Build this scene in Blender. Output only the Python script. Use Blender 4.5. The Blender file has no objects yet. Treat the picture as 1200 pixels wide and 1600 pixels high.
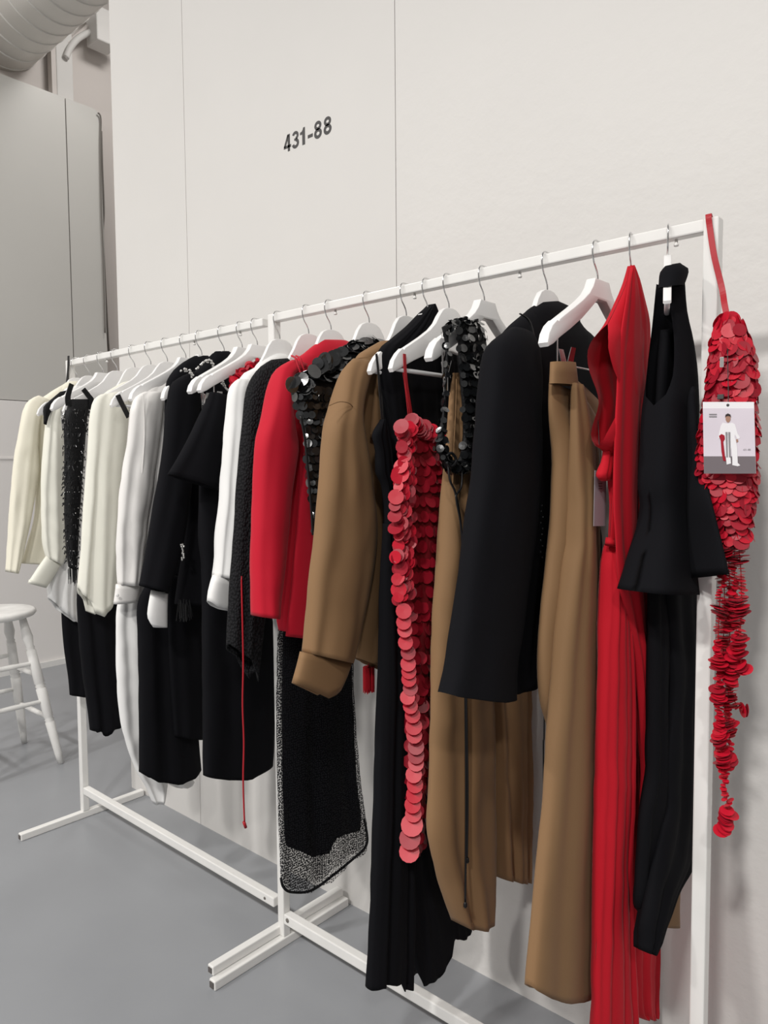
import bpy, bmesh, math, random
from mathutils import Vector, Matrix, noise
random.seed(7)
S = bpy.context.scene
COL = S.collection
PI = math.pi

# ------------------------------------------------------------------ camera
FPX, YAW, PITCH, ROLL = 1158.6, 0.7243, 0.0607, -0.008
CAM = Vector((0.0, -1.6188, 1.3777))
_f = Vector((-math.sin(YAW)*math.cos(PITCH), math.cos(YAW)*math.cos(PITCH), -math.sin(PITCH)))
_r = _f.cross(Vector((0, 0, 1))).normalized()
_u = _r.cross(_f)
CR = _r*math.cos(ROLL) + _u*math.sin(ROLL)
CU = -_r*math.sin(ROLL) + _u*math.cos(ROLL)
CF = _f
cd = bpy.data.cameras.new('camera')
cd.sensor_fit = 'VERTICAL'; cd.sensor_height = 36.0; cd.sensor_width = 27.0
cd.lens = FPX/1600*36.0
cd.clip_start = 0.02
cam = bpy.data.objects.new('camera', cd); COL.objects.link(cam)
M3 = Matrix((CR, CU, -CF)).transposed()
cam.matrix_world = Matrix.Translation(CAM) @ M3.to_4x4()
S.camera = cam

# ------------------------------------------------------------------ world, lamps, exposure
S.view_settings.view_transform = 'Standard'
S.view_settings.look = 'None'
S.view_settings.gamma = 1.0
S.view_settings.use_curve_mapping = False
S.view_settings.exposure = -0.20
w = bpy.data.worlds.new('hall_light'); S.world = w; w.use_nodes = True
w.node_tree.nodes['Background'].inputs[0].default_value = (1.0, 0.975, 0.95, 1)
w.node_tree.nodes['Background'].inputs[1].default_value = 0.26

def area(name, loc, target, size, power, col=(1, 0.975, 0.945)):
    l = bpy.data.lights.new(name, 'AREA'); l.shape = 'RECTANGLE'; l.size = size[0]; l.size_y = size[1]
    l.energy = power; l.color = col
    o = bpy.data.objects.new(name, l); COL.objects.link(o)
    o.location = loc
    o.rotation_euler = (Vector(target)-Vector(loc)).to_track_quat('-Z', 'Y').to_euler()
    return o
# ceiling lamps of the hall (above and behind the photographer)
for lx, lw in ((2.2, 95), (0.35, 150), (-1.5, 125), (-3.3, 125)):
    area('ceiling_or_fill_lamp', (lx, -3.9, 4.2), (lx, -3.75, 0), (0.32, 0.32), lw)
area('ceiling_or_fill_lamp', (-4.1, -1.6, 4.7), (-5.1, 0.4, 2.4), (0.6, 0.6), 34)  # added fill lamp that brightens the grey partition, not a known fixture
area('ceiling_or_fill_lamp', (-4.0, 1.3, 4.9), (-4.3, 1.1, 0), (0.5, 0.5), 26)  # added unseen lamp, lights the recess behind the white wall

# ------------------------------------------------------------------ pixel -> world helpers
def ray(u, v):
    return CF + CR*((u-600)/FPX) - CU*((v-800)/FPX)
def at_x(u, v, x):
    d = ray(u, v); return CAM + d*((x-CAM.x)/d.x)
def at_y(u, v, y):
    d = ray(u, v); return CAM + d*((y-CAM.y)/d.y)

# ------------------------------------------------------------------ objects
ROOT = {}
def thing(name, label, cat, loc, group=None):
    o = bpy.data.objects.new(name, None); COL.objects.link(o)
    o.empty_display_size = 0.05
    o.location = loc; o['label'] = label; o['category'] = cat
    if group: o['group'] = group
    ROOT[o] = Vector(loc)
    return o
def tag(o, label, cat, group=None, kind=None):
    o['label'] = label; o['category'] = cat
    if group: o['group'] = group
    if kind: o['kind'] = kind
    return o
def mkobj(name, verts, faces, mat, parent=None, smooth=True, label=None, kind=None):
    off = ROOT[parent] if parent else Vector((0, 0, 0))
    me = bpy.data.meshes.new(name)
    me.from_pydata([tuple(Vector(v)-off) for v in verts], [], faces)
    me.update()
    if smooth:
        for p in me.polygons: p.use_smooth = True
    me.materials.append(mat)
    o = bpy.data.objects.new(name, me); COL.objects.link(o)
    if parent: o.parent = parent; ROOT[o] = off
    else: ROOT[o] = Vector((0, 0, 0))
    if label: o['label'] = label
    if kind: o['kind'] = kind
    return o
def share(name, me, parent, mw=None, kind=None, label=None):
    """another object on an existing mesh; mw is a world matrix (things are unrotated)"""
    o = bpy.data.objects.new(name, me); COL.objects.link(o)
    if parent: o.parent = parent
    off = ROOT.get(parent, Vector((0, 0, 0)))
    if mw is not None: o.matrix_local = Matrix.Translation(-off) @ mw
    if kind: o['kind'] = kind
    if label: o['label'] = label
    ROOT[o] = off
    return o
class MB:
    def __init__(s): s.v = []; s.f = []
    def add(s, v, f):
        b = len(s.v); s.v += [Vector(q) for q in v]; s.f += [tuple(i+b for i in q) for q in f]; return s
    def box(s, c, d, rz=0.0, M=None):
        x, y, z = d[0]/2, d[1]/2, d[2]/2
        vs = [Vector((a*x, b*y, e*z)) for e in (-1, 1) for a, b in ((-1, -1), (1, -1), (1, 1), (-1, 1))]
        R = M if M else Matrix.Rotation(rz, 3, 'Z')
        vs = [R @ q + Vector(c) for q in vs]
        return s.add(vs, [(3, 2, 1, 0), (4, 5, 6, 7), (0, 1, 5, 4), (1, 2, 6, 5), (2, 3, 7, 6), (3, 0, 4, 7)])
    def rbox(s, c, d, b=0.002):
        """box with chamfered edges"""
        bm = bmesh.new(); bmesh.ops.create_cube(bm, size=1)
        for q in bm.verts: q.co = Vector((q.co.x*d[0], q.co.y*d[1], q.co.z*d[2])) + Vector(c)
        bmesh.ops.bevel(bm, geom=bm.edges[:], offset=b, segments=2, profile=0.5, affect='EDGES')
        bm.verts.index_update()
        s.add([q.co.copy() for q in bm.verts], [tuple(q.index for q in f.verts) for f in bm.faces]); bm.free(); return s
    def tube(s, pts, r, n=8, cap=True):
        pts = [Vector(p) for p in pts]; m = len(pts)
        rr = r if isinstance(r, (list, tuple)) else [r]*m
        ref = Vector((0.3, 0.1, 1)).normalized(); vs = []; fs = []
        prev = None
        for i, p in enumerate(pts):
            t = (pts[min(i+1, m-1)]-pts[max(i-1, 0)]).normalized()
            if prev is None:
                a = t.cross(ref)
                if a.length < 1e-3: a = t.cross(Vector((1, 0, 0)))
                a.normalize()
            else:
                a = (prev - t*prev.dot(t)).normalized()
            prev = a; b = t.cross(a)
            for k in range(n):
                an = 2*PI*k/n; vs.append(p + (a*math.cos(an)+b*math.sin(an))*rr[i])
        for i in range(m-1):
            for k in range(n):
                fs.append((i*n+k, i*n+(k+1) % n, (i+1)*n+(k+1) % n, (i+1)*n+k))
        if cap:
            fs.append(tuple(range(n))[::-1]); fs.append(tuple((m-1)*n+k for k in range(n)))
        return s.add(vs, fs)
    def lathe(s, c, axis, prof, n=24):
        """prof: list of (distance along axis, radius)"""
        axis = Vector(axis).normalized(); a = axis.orthogonal().normalized(); b = axis.cross(a); c = Vector(c)
        vs = []; fs = []; m = len(prof)
        for h, r in prof:
            for k in range(n):
                an = 2*PI*k/n; vs.append(c + axis*h + (a*math.cos(an)+b*math.sin(an))*r)
        for i in range(m-1):
            for k in range(n): fs.append((i*n+k, i*n+(k+1) % n, (i+1)*n+(k+1) % n, (i+1)*n+k))
        fs.append(tuple(range(n))[::-1]); fs.append(tuple((m-1)*n+k for k in range(n)))
        return s.add(vs, fs)
    def ribbon(s, pts, wv, th):
        """flat strap along pts, wv = width vector, th = thickness"""
        pts = [Vector(p) for p in pts]; wv = Vector(wv); vs = []; fs = []; m = len(pts)
        for i, p in enumerate(pts):
            t = (pts[min(i+1, m-1)]-pts[max(i-1, 0)]).normalized()
            ww = wv - t*wv.dot(t); nn = t.cross(ww).normalized()*th/2
            vs += [p-ww/2-nn, p+ww/2-nn, p+ww/2+nn, p-ww/2+nn]
        for i in range(m-1):
            for k in range(4): fs.append((4*i+k, 4*i+(k+1) % 4, 4*i+4+(k+1) % 4, 4*i+4+k))
        fs.append((3, 2, 1, 0)); fs.append(tuple(4*(m-1)+k for k in range(4)))
        return s.add(vs, fs)
    def slab(s, poly, n, th):
        """polygon (3d points) pushed along n by th"""
        poly = [Vector(q) for q in poly]; n = Vector(n).normalized()*th; k = len(poly)
        return s.add(poly+[q+n for q in poly], [tuple(range(k))[::-1], tuple(range(k, 2*k))] + [(i, (i+1) % k, k+(i+1) % k, k+i) for i in range(k)])
    def build(s, name, mat, parent=None, smooth=False, label=None, kind=None):
        return mkobj(name, s.v, s.f, mat, parent, smooth, label, kind)

def curve(pts, n=8):
    """catmull-rom through 3d points"""
    P = [Vector(p) for p in pts]; out = []
    for i in range(len(P)-1):
        a, b, c, d = P[max(i-1, 0)], P[i], P[i+1], P[min(i+2, len(P)-1)]
        for k in range(n):
            t = k/n
            out.append(0.5*((2*b)+(c-a)*t+(2*a-5*b+4*c-d)*t*t+(3*b-a-3*c+d)*t**3))
    out.append(P[-1]); return out

# ------------------------------------------------------------------ materials
def mat(name, col, rough=0.5, metal=0.0, bump=0.0, bscale=300.0, var=0.0, vscale=6.0, sheen=0.0, spec=0.5, stretch=None, coat=0.0):
    m = bpy.data.materials.new(name); m.use_nodes = True
    nt = m.node_tree; b = nt.nodes['Principled BSDF']
    b.inputs['Base Color'].default_value = (*col, 1); b.inputs['Roughness'].default_value = rough
    b.inputs['Metallic'].default_value = metal; b.inputs['Specular IOR Level'].default_value = spec
    if sheen: b.inputs['Sheen Weight'].default_value = sheen; b.inputs['Sheen Roughness'].default_value = 0.4
    if coat: b.inputs['Coat Weight'].default_value = coat; b.inputs['Coat Roughness'].default_value = 0.15
    tc = nt.nodes.new('ShaderNodeTexCoord'); src = tc.outputs['Object']
    if stretch:
        mp = nt.nodes.new('ShaderNodeMapping'); mp.inputs['Scale'].default_value = stretch
        nt.links.new(src, mp.inputs[0]); src = mp.outputs[0]
    if var:
        n = nt.nodes.new('ShaderNodeTexNoise'); n.inputs['Scale'].default_value = vscale; n.inputs['Detail'].default_value = 5
        nt.links.new(src, n.inputs[0])
        r = nt.nodes.new('ShaderNodeValToRGB')
        r.color_ramp.elements[0].position = 0.3; r.color_ramp.elements[1].position = 0.7
        r.color_ramp.elements[0].color = (*[c*(1-var) for c in col], 1); r.color_ramp.elements[1].color = (*[min(1, c*(1+var)) for c in col], 1)
        nt.links.new(n.outputs[0], r.inputs[0]); nt.links.new(r.outputs[0], b.inputs['Base Color'])
    if bump:
        n2 = nt.nodes.new('ShaderNodeTexNoise'); n2.inputs['Scale'].default_value = bscale; n2.inputs['Detail'].default_value = 4
        nt.links.new(src, n2.inputs[0])
        bp = nt.nodes.new('ShaderNodeBump'); bp.inputs['Strength'].default_value = bump; bp.inputs['Distance'].default_value = 0.004
        nt.links.new(n2.outputs[0], bp.inputs['Height']); nt.links.new(bp.outputs[0], b.inputs['Normal'])
    return m
M = {}
M['wall'] = mat('wall_paint', (0.695, 0.677, 0.652), 0.6, bump=0.05, bscale=40, var=0.012, vscale=3)
M['plaster'] = mat('rough_plaster_paint', (0.695, 0.677, 0.652), 0.55, bump=0.35, bscale=34, var=0.012, vscale=3)
M['joint'] = mat('wall_joint', (0.42, 0.40, 0.38), 0.8)
M['greywall'] = mat('grey_panel_paint', (0.60, 0.585, 0.55), 0.45, var=0.02, vscale=1.5)
M['farwall'] = mat('far_wall_paint', (0.66, 0.61, 0.575), 0.6, var=0.02, vscale=2)
M['lowwall'] = mat('far_lower_wall_paint', (0.84, 0.81, 0.785), 0.4, var=0.015, vscale=2)
M['floor'] = mat('grey_floor_paint', (0.275, 0.284, 0.30), 0.30, bump=0.03, bscale=12, var=0.05, vscale=2.2, spec=0.5)
M['white_metal'] = mat('white_powder_coat', (0.80, 0.79, 0.765), 0.28, var=0.02, vscale=20)
M['white_wood'] = mat('white_lacquer', (0.84, 0.83, 0.82), 0.32)
M['chrome'] = mat('chrome', (0.72, 0.72, 0.72), 0.16, metal=1.0)
M['grey_bar'] = mat('satin_grey_bar', (0.62, 0.62, 0.62), 0.3, metal=0.3)
M['stool'] = mat('worn_white_paint', (0.80, 0.79, 0.765), 0.5, var=0.10, vscale=16, bump=0.15, bscale=60, stretch=(1, 1, 0.35))
M['duct'] = mat('painted_duct', (0.74, 0.72, 0.68), 0.5, var=0.02)
M['black_wool'] = mat('black_wool', (0.0058, 0.0058, 0.0075), 0.9, bump=0.12, bscale=700, spec=0.12)
M['black_crepe'] = mat('black_crepe', (0.0045, 0.0045, 0.006), 0.85, bump=0.08, bscale=900, spec=0.12)
M['black_lining'] = mat('black_ribbon', (0.006, 0.006, 0.007), 0.5, spec=0.35)
M['red_wool'] = mat('red_wool', (0.52, 0.008, 0.026), 0.75, bump=0.1, bscale=700, spec=0.25, sheen=0.08)
M['red_jersey'] = mat('red_jersey', (0.49, 0.007, 0.018), 0.8, bump=0.06, bscale=800, spec=0.22, sheen=0.06)
M['red_strap'] = mat('red_ribbon', (0.40, 0.006, 0.015), 0.5)
M['camel'] = mat('camel_twill', (0.240, 0.138, 0.066), 0.75, bump=0.1, bscale=800, spec=0.25, sheen=0.05)
M['cream'] = mat('cream_wool', (0.80, 0.765, 0.64), 0.7, bump=0.06, bscale=500, spec=0.25, sheen=0.05)
M['ivory'] = mat('ivory_crepe', (0.80, 0.79, 0.70), 0.55, bump=0.04, bscale=500, spec=0.35)
M['white_satin'] = mat('white_satin', (0.81, 0.79, 0.765), 0.40, bump=0.05, bscale=300, spec=0.45)
M['white_cotton'] = mat('white_cotton', (0.82, 0.815, 0.80), 0.7, bump=0.06, bscale=600, spec=0.3)
M['red_sequin'] = mat('red_sequin', (0.52, 0.008, 0.026), 0.40, spec=0.35)
M['red_sequin_dim'] = mat('deep_or_shaded_red_sequin', (0.33, 0.008, 0.022), 0.42, spec=0.35)  # darker copy of red_sequin: shade put into the colour, also mixed at random
M['red_core'] = mat('red_sequin_ground', (0.20, 0.004, 0.010), 0.6)
M['black_sequin'] = mat('black_sequin', (0.010, 0.011, 0.012), 0.16, spec=0.8, coat=0.6)
M['bead'] = mat('beaded_ground', (0.005, 0.005, 0.006), 0.6, bump=0.5, bscale=240, spec=0.25)
M['glass_bead'] = mat('glass_bead', (0.015, 0.015, 0.017), 0.15, spec=0.6, coat=0.3)
M['pearl'] = mat('silver_bead', (0.75, 0.74, 0.72), 0.2, metal=0.8)
M['ink'] = mat('grey_ink', (0.055, 0.052, 0.052), 0.6)
M['card'] = mat('card_white', (0.80, 0.78, 0.80), 0.35)
M['card_lilac'] = mat('print_lilac', (0.66, 0.60, 0.66), 0.35, var=0.04, vscale=14)
M['card_grey'] = mat('print_floor_grey', (0.17, 0.145, 0.155), 0.35)
M['skin'] = mat('print_skin', (0.36, 0.20, 0.14), 0.4)
M['hair'] = mat('print_hair', (0.03, 0.02, 0.02), 0.4)
M['grey_print'] = mat('print_pattern_grey', (0.25, 0.24, 0.25), 0.4)
M['tag_grey'] = mat('grey_tag_card', (0.36, 0.34, 0.37), 0.4)
M['cable'] = mat('grey_cable', (0.16, 0.145, 0.13), 0.6)
M['hollow_shade'] = mat('hollow_shade', (0.10, 0.09, 0.085), 0.9)

def netmat(name, scale, dot, clear, bumpy=False):
    m = bpy.data.materials.new(name); m.use_nodes = True; nt = m.node_tree; b = nt.nodes['Principled BSDF']
    b.inputs['Base Color'].default_value = (0.007, 0.007, 0.009, 1); b.inputs['Roughness'].default_value = 0.8; b.inputs['Specular IOR Level'].default_value = 0.2
    tc = nt.nodes.new('ShaderNodeTexCoord'); v = nt.nodes.new('ShaderNodeTexVoronoi'); v.inputs['Scale'].default_value = scale; v.inputs['Randomness'].default_value = 1.0 if bumpy else 0.55
    v.voronoi_dimensions = '2D'
    sx_ = nt.nodes.new('ShaderNodeSeparateXYZ'); cx_ = nt.nodes.new('ShaderNodeCombineXYZ'); ad = nt.nodes.new('ShaderNodeMath')
    nt.links.new(tc.outputs['Object'], sx_.inputs[0]); nt.links.new(sx_.outputs['X'], ad.inputs[0]); nt.links.new(sx_.outputs['Y'], ad.inputs[1])
    nt.links.new(ad.outputs[0], cx_.inputs['X']); nt.links.new(sx_.outputs['Z'], cx_.inputs['Y'])
    nt.links.new(cx_.outputs[0], v.inputs['Vector'])
    r = nt.nodes.new('ShaderNodeMapRange'); r.inputs['From Min'].default_value = dot; r.inputs['From Max'].default_value = dot+0.06
    r.inputs['To Min'].default_value = 1.0; r.inputs['To Max'].default_value = clear
    nt.links.new(v.outputs['Distance'], r.inputs['Value'])
    if bumpy:
        bp = nt.nodes.new('ShaderNodeBump'); bp.inputs['Strength'].default_value = 0.9; bp.inputs['Distance'].default_value = 0.004; bp.invert = True
        nt.links.new(v.outputs['Distance'], bp.inputs['Height']); nt.links.new(bp.outputs[0], b.inputs['Normal'])
        r2 = nt.nodes.new('ShaderNodeValToRGB'); r2.color_ramp.elements[0].color = (0.012, 0.012, 0.014, 1); r2.color_ramp.elements[1].color = (0.004, 0.004, 0.005, 1)
        r2.color_ramp.elements[0].position = 0.2; r2.color_ramp.elements[1].position = 0.55
        nt.links.new(v.outputs['Distance'], r2.inputs[0]); nt.links.new(r2.outputs[0], b.inputs['Base Color'])
    else:
        nt.links.new(r.outputs[0], b.inputs['Alpha'])
    return m
M['dot_net'] = netmat('black_dotted_net', 150, 0.30, 0.22)
M['dot_knit'] = netmat('black_dotted_fabric', 140, 0.42, 0.3, True)

# ------------------------------------------------------------------ setting
def setting(name, mb, m, parent=None):
    o = mb.build(name, m, parent)
    if parent is None: o['kind'] = 'structure'
    return o
floor = setting('floor', MB().box((-1.6, -1.2, -0.05), (8.4, 5.6, 0.1)), M['floor'])
WL, WT = -2.897, 5.0                     # left end and top of the white wall
SEAMS = [WL, -2.394, -1.378, -0.165, 1.05, 2.4]
wall_back = setting('wall_back', MB().box(((WL+2.4)/2, 0.085, WT/2), (2.4-WL-0.004, 0.13, WT)), M['joint'])
for i in range(5):
    a, b = SEAMS[i]+0.0012, SEAMS[i+1]-0.0012
    if i == 0: a = WL
    if i in (3,): b += 0.0012
    if i in (4,): a -= 0.0012
    o = MB().box(((a+b)/2, 0.01, WT/2), (b-a, 0.02, WT)).build('panel', M['plaster'] if i >= 2 else M['wall'], wall_back)
MB().box((WL-0.004, 0.08, WT/2), (0.008, 0.16, WT)).build('end_panel', M['wall'], wall_back)
FX = -5.16
# grey partition at the far left: lower wall, upper panels with a rounded corner
wall_left = setting('wall_left', MB().box((FX-0.05, -1.35, 0.92), (0.1, 5.0, 1.84)), M['lowwall'])
MB().box((FX-0.004, -1.35, 1.455), (0.02, 5.0, 0.012)).build('rail_band', M['lowwall'], wall_left)
MB().box((FX-0.055, -1.45, 2.90), (0.1, 4.715, 2.11)).build('panel', M['greywall'], wall_left)
poly = [(0.9155, 1.845), (1.165, 1.845), (1.165, 3.86)]
for k in range(1, 7):
    an = k/6*PI/2; poly.append((1.165-0.06+0.06*math.cos(an), 3.895+0.06*math.sin(an)))
poly.append((0.9155, 3.955))
MB().slab([(FX-0.105, y, z) for y, z in poly], (1, 0, 0), 0.1).build('panel', M['greywall'], wall_left)
poly = [(FX-0.1, 1.165, 0), (FX, 1.165, 0), (FX, 1.165, 1.84), (FX-0.1, 1.165, 1.84)]
MB().box((FX-0.05, 1.157, 0.92), (0.1, 0.016, 1.84)).build('end_strip', M['lowwall'], wall_left)
setting('baseboard_left', MB().box((FX+0.008, -1.35, 0.02), (0.014, 5.0, 0.04)), M['white_metal'])
wall_far = setting('wall_far', MB().box((-5.40, 0.9, 2.75), (0.1, 9.0, 5.5)), M['farwall'])
wall_recess = setting('wall_recess', MB().box((-4.1, 3.0, 2.75), (2.7, 0.1, 5.5)), M['farwall'])
# dark reveal beside the panel end, put in as a dark tube; then a cable
o = MB().tube(curve([at_x(153, 176, FX+0.01), at_x(157.5, 186, FX+0.01), at_x(157, 230, FX+0.01), at_x(158.5, 330, FX+0.01), at_x(161, 400, FX+0.01), at_x(164, 520, FX+0.01)]), 0.006, 6).build('reveal_or_cable', M['cable'], None, True)
tag(o, 'thin dark strip drawn as the reveal straight down the grey partition end', 'cable')
o = MB().tube(curve([at_x(158, 205, FX-0.12), at_x(159.5, 260, FX-0.12), at_x(162, 330, FX-0.12), at_x(160.5, 365, FX-0.12), at_x(163, 420, FX-0.12), at_x(168, 520, FX-0.12), at_x(171, 560, FX-0.12)]), 0.008, 6).build('reveal_or_cable', M['cable'], None, True)
tag(o, 'wavy cable hanging in the gap behind the grey partition end', 'cable')
# duct
DY, DZ, DR = 0.55, 4.36, 0.285
duct = thing('ventilation_duct', 'large round spiral ventilation duct painted off-white, high in the top left corner', 'duct', (-4.0, DY, DZ))
mb = MB(); mb.lathe((-5.36, DY, DZ), (1, 0, 0), [(0, DR), (2.9, DR)], 48); mb.build('duct_body', M['duct'], duct, True)
for k in range(18):
    x = -5.30 + 0.15*k
    MB().lathe((x, DY, DZ), (1, 0.10, 0), [(-0.006, DR-0.002), (-0.003, DR+0.006), (0.003, DR+0.006), (0.006, DR-0.002)], 40).build('seam_ridge', M['duct'], duct, True)
# pipes and junction box behind
p1, p2 = at_x(84, 120, -5.3), at_x(98, 120, -5.3)
o = MB().box((-5.30, p1.y, 4.3), (0.06, 0.055, 1.3)).build('wall_channel', M['farwall']); tag(o, 'narrow upright pale channel on the wall under the duct', 'pipe')
o = MB().rbox((-5.30, p2.y, 4.3), (0.07, 0.12, 1.3), 0.006).build('wall_channel', M['wall']); tag(o, 'wider upright white channel beside the junction box', 'pipe')
bx = at_x(159, 48, -5.22)
jb = thing('junction_box', 'small white junction box fixed high beside the duct', 'box', bx)
MB().rbox(bx, (0.16, 0.16, 0.24), 0.01).build('box_body', M['wall'], jb)
MB().lathe(bx+Vector((0.02, 0.08, -0.06)), (0.3, 0.4, -0.2), [(0, 0.035), (0.03, 0.035), (0.035, 0.02)], 14).build('outlet', M['wall'], jb, True)
cp = [at_x(103, 90, -5.25), at_x(109, 76, -5.25), at_x(120, 62, -5.25), at_x(134, 53, -5.25), at_x(147, 49, -5.25)]
o = MB().tube(curve(cp), 0.022, 10).build('conduit', M['wall'], None, True); tag(o, 'bent white conduit pipe running into the junction box', 'pipe')
cp = [at_x(105, 68, -5.28), at_x(120, 55, -5.28), at_x(133, 45, -5.28), at_x(143, 35, -5.28)]
o = MB().tube(curve(cp), 0.016, 10).build('conduit', M['farwall'], None, True); tag(o, 'upper thin grey conduit just under the duct edge', 'pipe')

# wall lettering
num = thing('wall_number', 'dark grey printed digits 431-88 on the white wall above the rack', 'sign', (-1.735, 0, 2.407))
def stroke(mb, pts, wd, closed=False):
    """flat sticker stroke in the wall plane: pts are (x, z)"""
    P = [Vector((x, 0, z)) for x, z in pts]; n = len(P); vs = []; fs = []
    for i in range(n):
        a, b = (P[i-1], P[(i+1) % n]) if closed else (P[max(i-1, 0)], P[min(i+1, n-1)])
        t = (b-a).normalized(); q = Vector((-t.z, 0, t.x))*wd/2
        vs += [P[i]+q+Vector((0, -.0006, 0)), P[i]-q+Vector((0, -.0006, 0)), P[i]-q, P[i]+q]
    for i in range(n if closed else n-1):
        for k in range(4): fs.append((4*i+k, 4*i+(k+1) % 4, 4*((i+1) % n)+(k+1) % 4, 4*((i+1) % n)+k))
    if not closed: fs += [(0, 1, 2, 3), tuple(4*(n-1)+k for k in range(4))]
    mb.add(vs, fs)
def digit(ch, x, z, h, wd):
    """upright bold sans digit, x = left edge, z = baseline, wd = glyph width"""
    mb = MB(); s = .19*h; arc = lambda cx, cz, rx, rz, a0, a1, n=20: [(x+cx+rx*math.cos(math.radians(a0+(a1-a0)*k/n)), z+cz+rz*math.sin(math.radians(a0+(a1-a0)*k/n))) for k in range(n+1)]
    c = wd/2
    if ch == '8':
        stroke(mb, arc(c, .735*h, c-s*.62, .175*h, 0, 342), s*.92, True); stroke(mb, arc(c, .29*h, c-s*.5, .20*h, 0, 342), s, True)
    elif ch == '3':
        stroke(mb, arc(c, .735*h, c-s*.6, .175*h, 165, -80), s*.92); stroke(mb, arc(c, .29*h, c-s*.5, .20*h, 80, -170), s)
        stroke(mb, [(x+c-.1*h, z+.52*h), (x+c+.04*h, z+.52*h)], s*.7)
    elif ch == '1':
        mb.slab([Vector((x+q[0]*wd, 0, z+q[1]*h)) for q in ((.42, 0), (.80, 0), (.80, 1), (.56, 1), (.48, .88), (.36, .80), (.12, .77), (.12, .63), (.42, .63))], (0, -1, 0), .0006)
    elif ch == '4':
        stroke(mb, [(x+.70*wd, z), (x+.70*wd, z+h)], s*1.05); stroke(mb, [(x, z+.29*h), (x+wd, z+.29*h)], s*.85)
        stroke(mb, [(x+.62*wd, z+.97*h), (x+.36*wd, z+.62*h), (x+.10*wd, z+.29*h)], s*.85)
    else:
        stroke(mb, [(x, z+.34*h), (x+wd, z+.34*h)], s)
    return mb
for ch, xa, xb in (('4', -1.8465, -1.8125), ('3', -1.808, -1.775), ('1', -1.7735, -1.7405), ('-', -1.7345, -1.712), ('8', -1.706, -1.672), ('8', -1.664, -1.630)):
    digit(ch, xa, 2.381, 0.0525, xb-xa).build('hyphen' if ch == '-' else 'digit', M['ink'], num)

# ------------------------------------------------------------------ racks
RY, RZ = -0.262, 1.80                      # rail axis y, rail top z
XM, XL, XR = -1.600, -2.800, -0.437
def rack(name, label, parts):
    r = thing(name, label, 'clothes rack', (parts['x'], RY, 0))
    for nm, c, d in parts['bars']:
        MB().rbox(c, d, 0.003).build(nm, M['white_metal'], r)
    return r
near = rack('clothes_rack', 'near white metal clothes rack bay, from middle post to right post', {'x': (XM+XR)/2, 'bars': [
    ('rail', ((XM+XR)/2, RY, RZ-0.011), (XR-XM-0.024, 0.025, 0.022)),
    ('post', (XM, RY, 0.913), (0.026, 0.026, 1.774)),
    ('post', (XR, RY, 0.913), (0.026, 0.026, 1.774)),
    ('bottom_bar', ((XM+XR)/2, RY, 0.082), (XR-XM-0.026, 0.026, 0.030)),
    ('foot', (XM+0.004, RY-0.002, 0.013), (0.026, 0.505, 0.026)),
    ('foot', (XR, RY, 0.013), (0.026, 0.505, 0.026))]})
far = rack('clothes_rack', 'far white metal clothes rack bay, from left post to middle post', {'x': (XM+XL)/2, 'bars': [
    ('rail', ((XM+XL)/2-0.013, RY, RZ-0.017), (XM-XL-0.045, 0.025, 0.022)),
    ('post', (XL, RY, 0.910), (0.026, 0.026, 1.768)),
    ('bottom_bar', ((XM+XL)/2-0.0075, RY, 0.112), (XM-XL-0.046, 0.026, 0.028)),
    ('foot', (XL, RY, 0.013), (0.026, 0.505, 0.026)),
    ('foot', (XM-0.016, RY, 0.040), (0.024, 0.49, 0.025))]})
# bolts and little pegs under the rails, holes in the bottom bars
for x in (-2.52, -1.98, -1.75): MB().lathe((x, RY, RZ-0.028), (0, 0, -1), [(0, 0.003), (0.008, 0.003), (0.009, 0.005), (0.012, 0.004)], 8).build('peg', M['white_metal'], far, True)
for x in (-1.36, -1.10, -0.82, -0.50): MB().lathe((x, RY, RZ-0.022), (0, 0, -1), [(0, 0.003), (0.008, 0.003), (0.009, 0.005), (0.012, 0.004)], 8).build('peg', M['white_metal'], near, True)
for dx in (0.03, ): MB().lathe((XM+dx, RY-0.013, 0.085), (0, -1, 0), [(0, 0.006), (0.002, 0.006), (0.0025, 0.003)], 10).build('bolt', M['cable'], near, True)
MB().lathe((XM-0.07, RY-0.013, 0.112), (0, -1, 0), [(0, 0.004), (0.002, 0.004)], 10).build('bolt', M['cable'], far, True)
MB().box((XM+0.004, RY-0.2555, 0.013), (0.016, 0.003, 0.016)).build('foot_hollow', M['hollow_shade'], near)  # dark plates: shade inside the hollow foot ends put into the colour
MB().box((XM-0.016, RY-0.246, 0.040), (0.014, 0.003, 0.014)).build('foot_hollow', M['hollow_shade'], far)
MB().box((XL, RY-0.2535, 0.013), (0.014, 0.003, 0.015)).build('foot_hollow', M['hollow_shade'], far)

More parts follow.
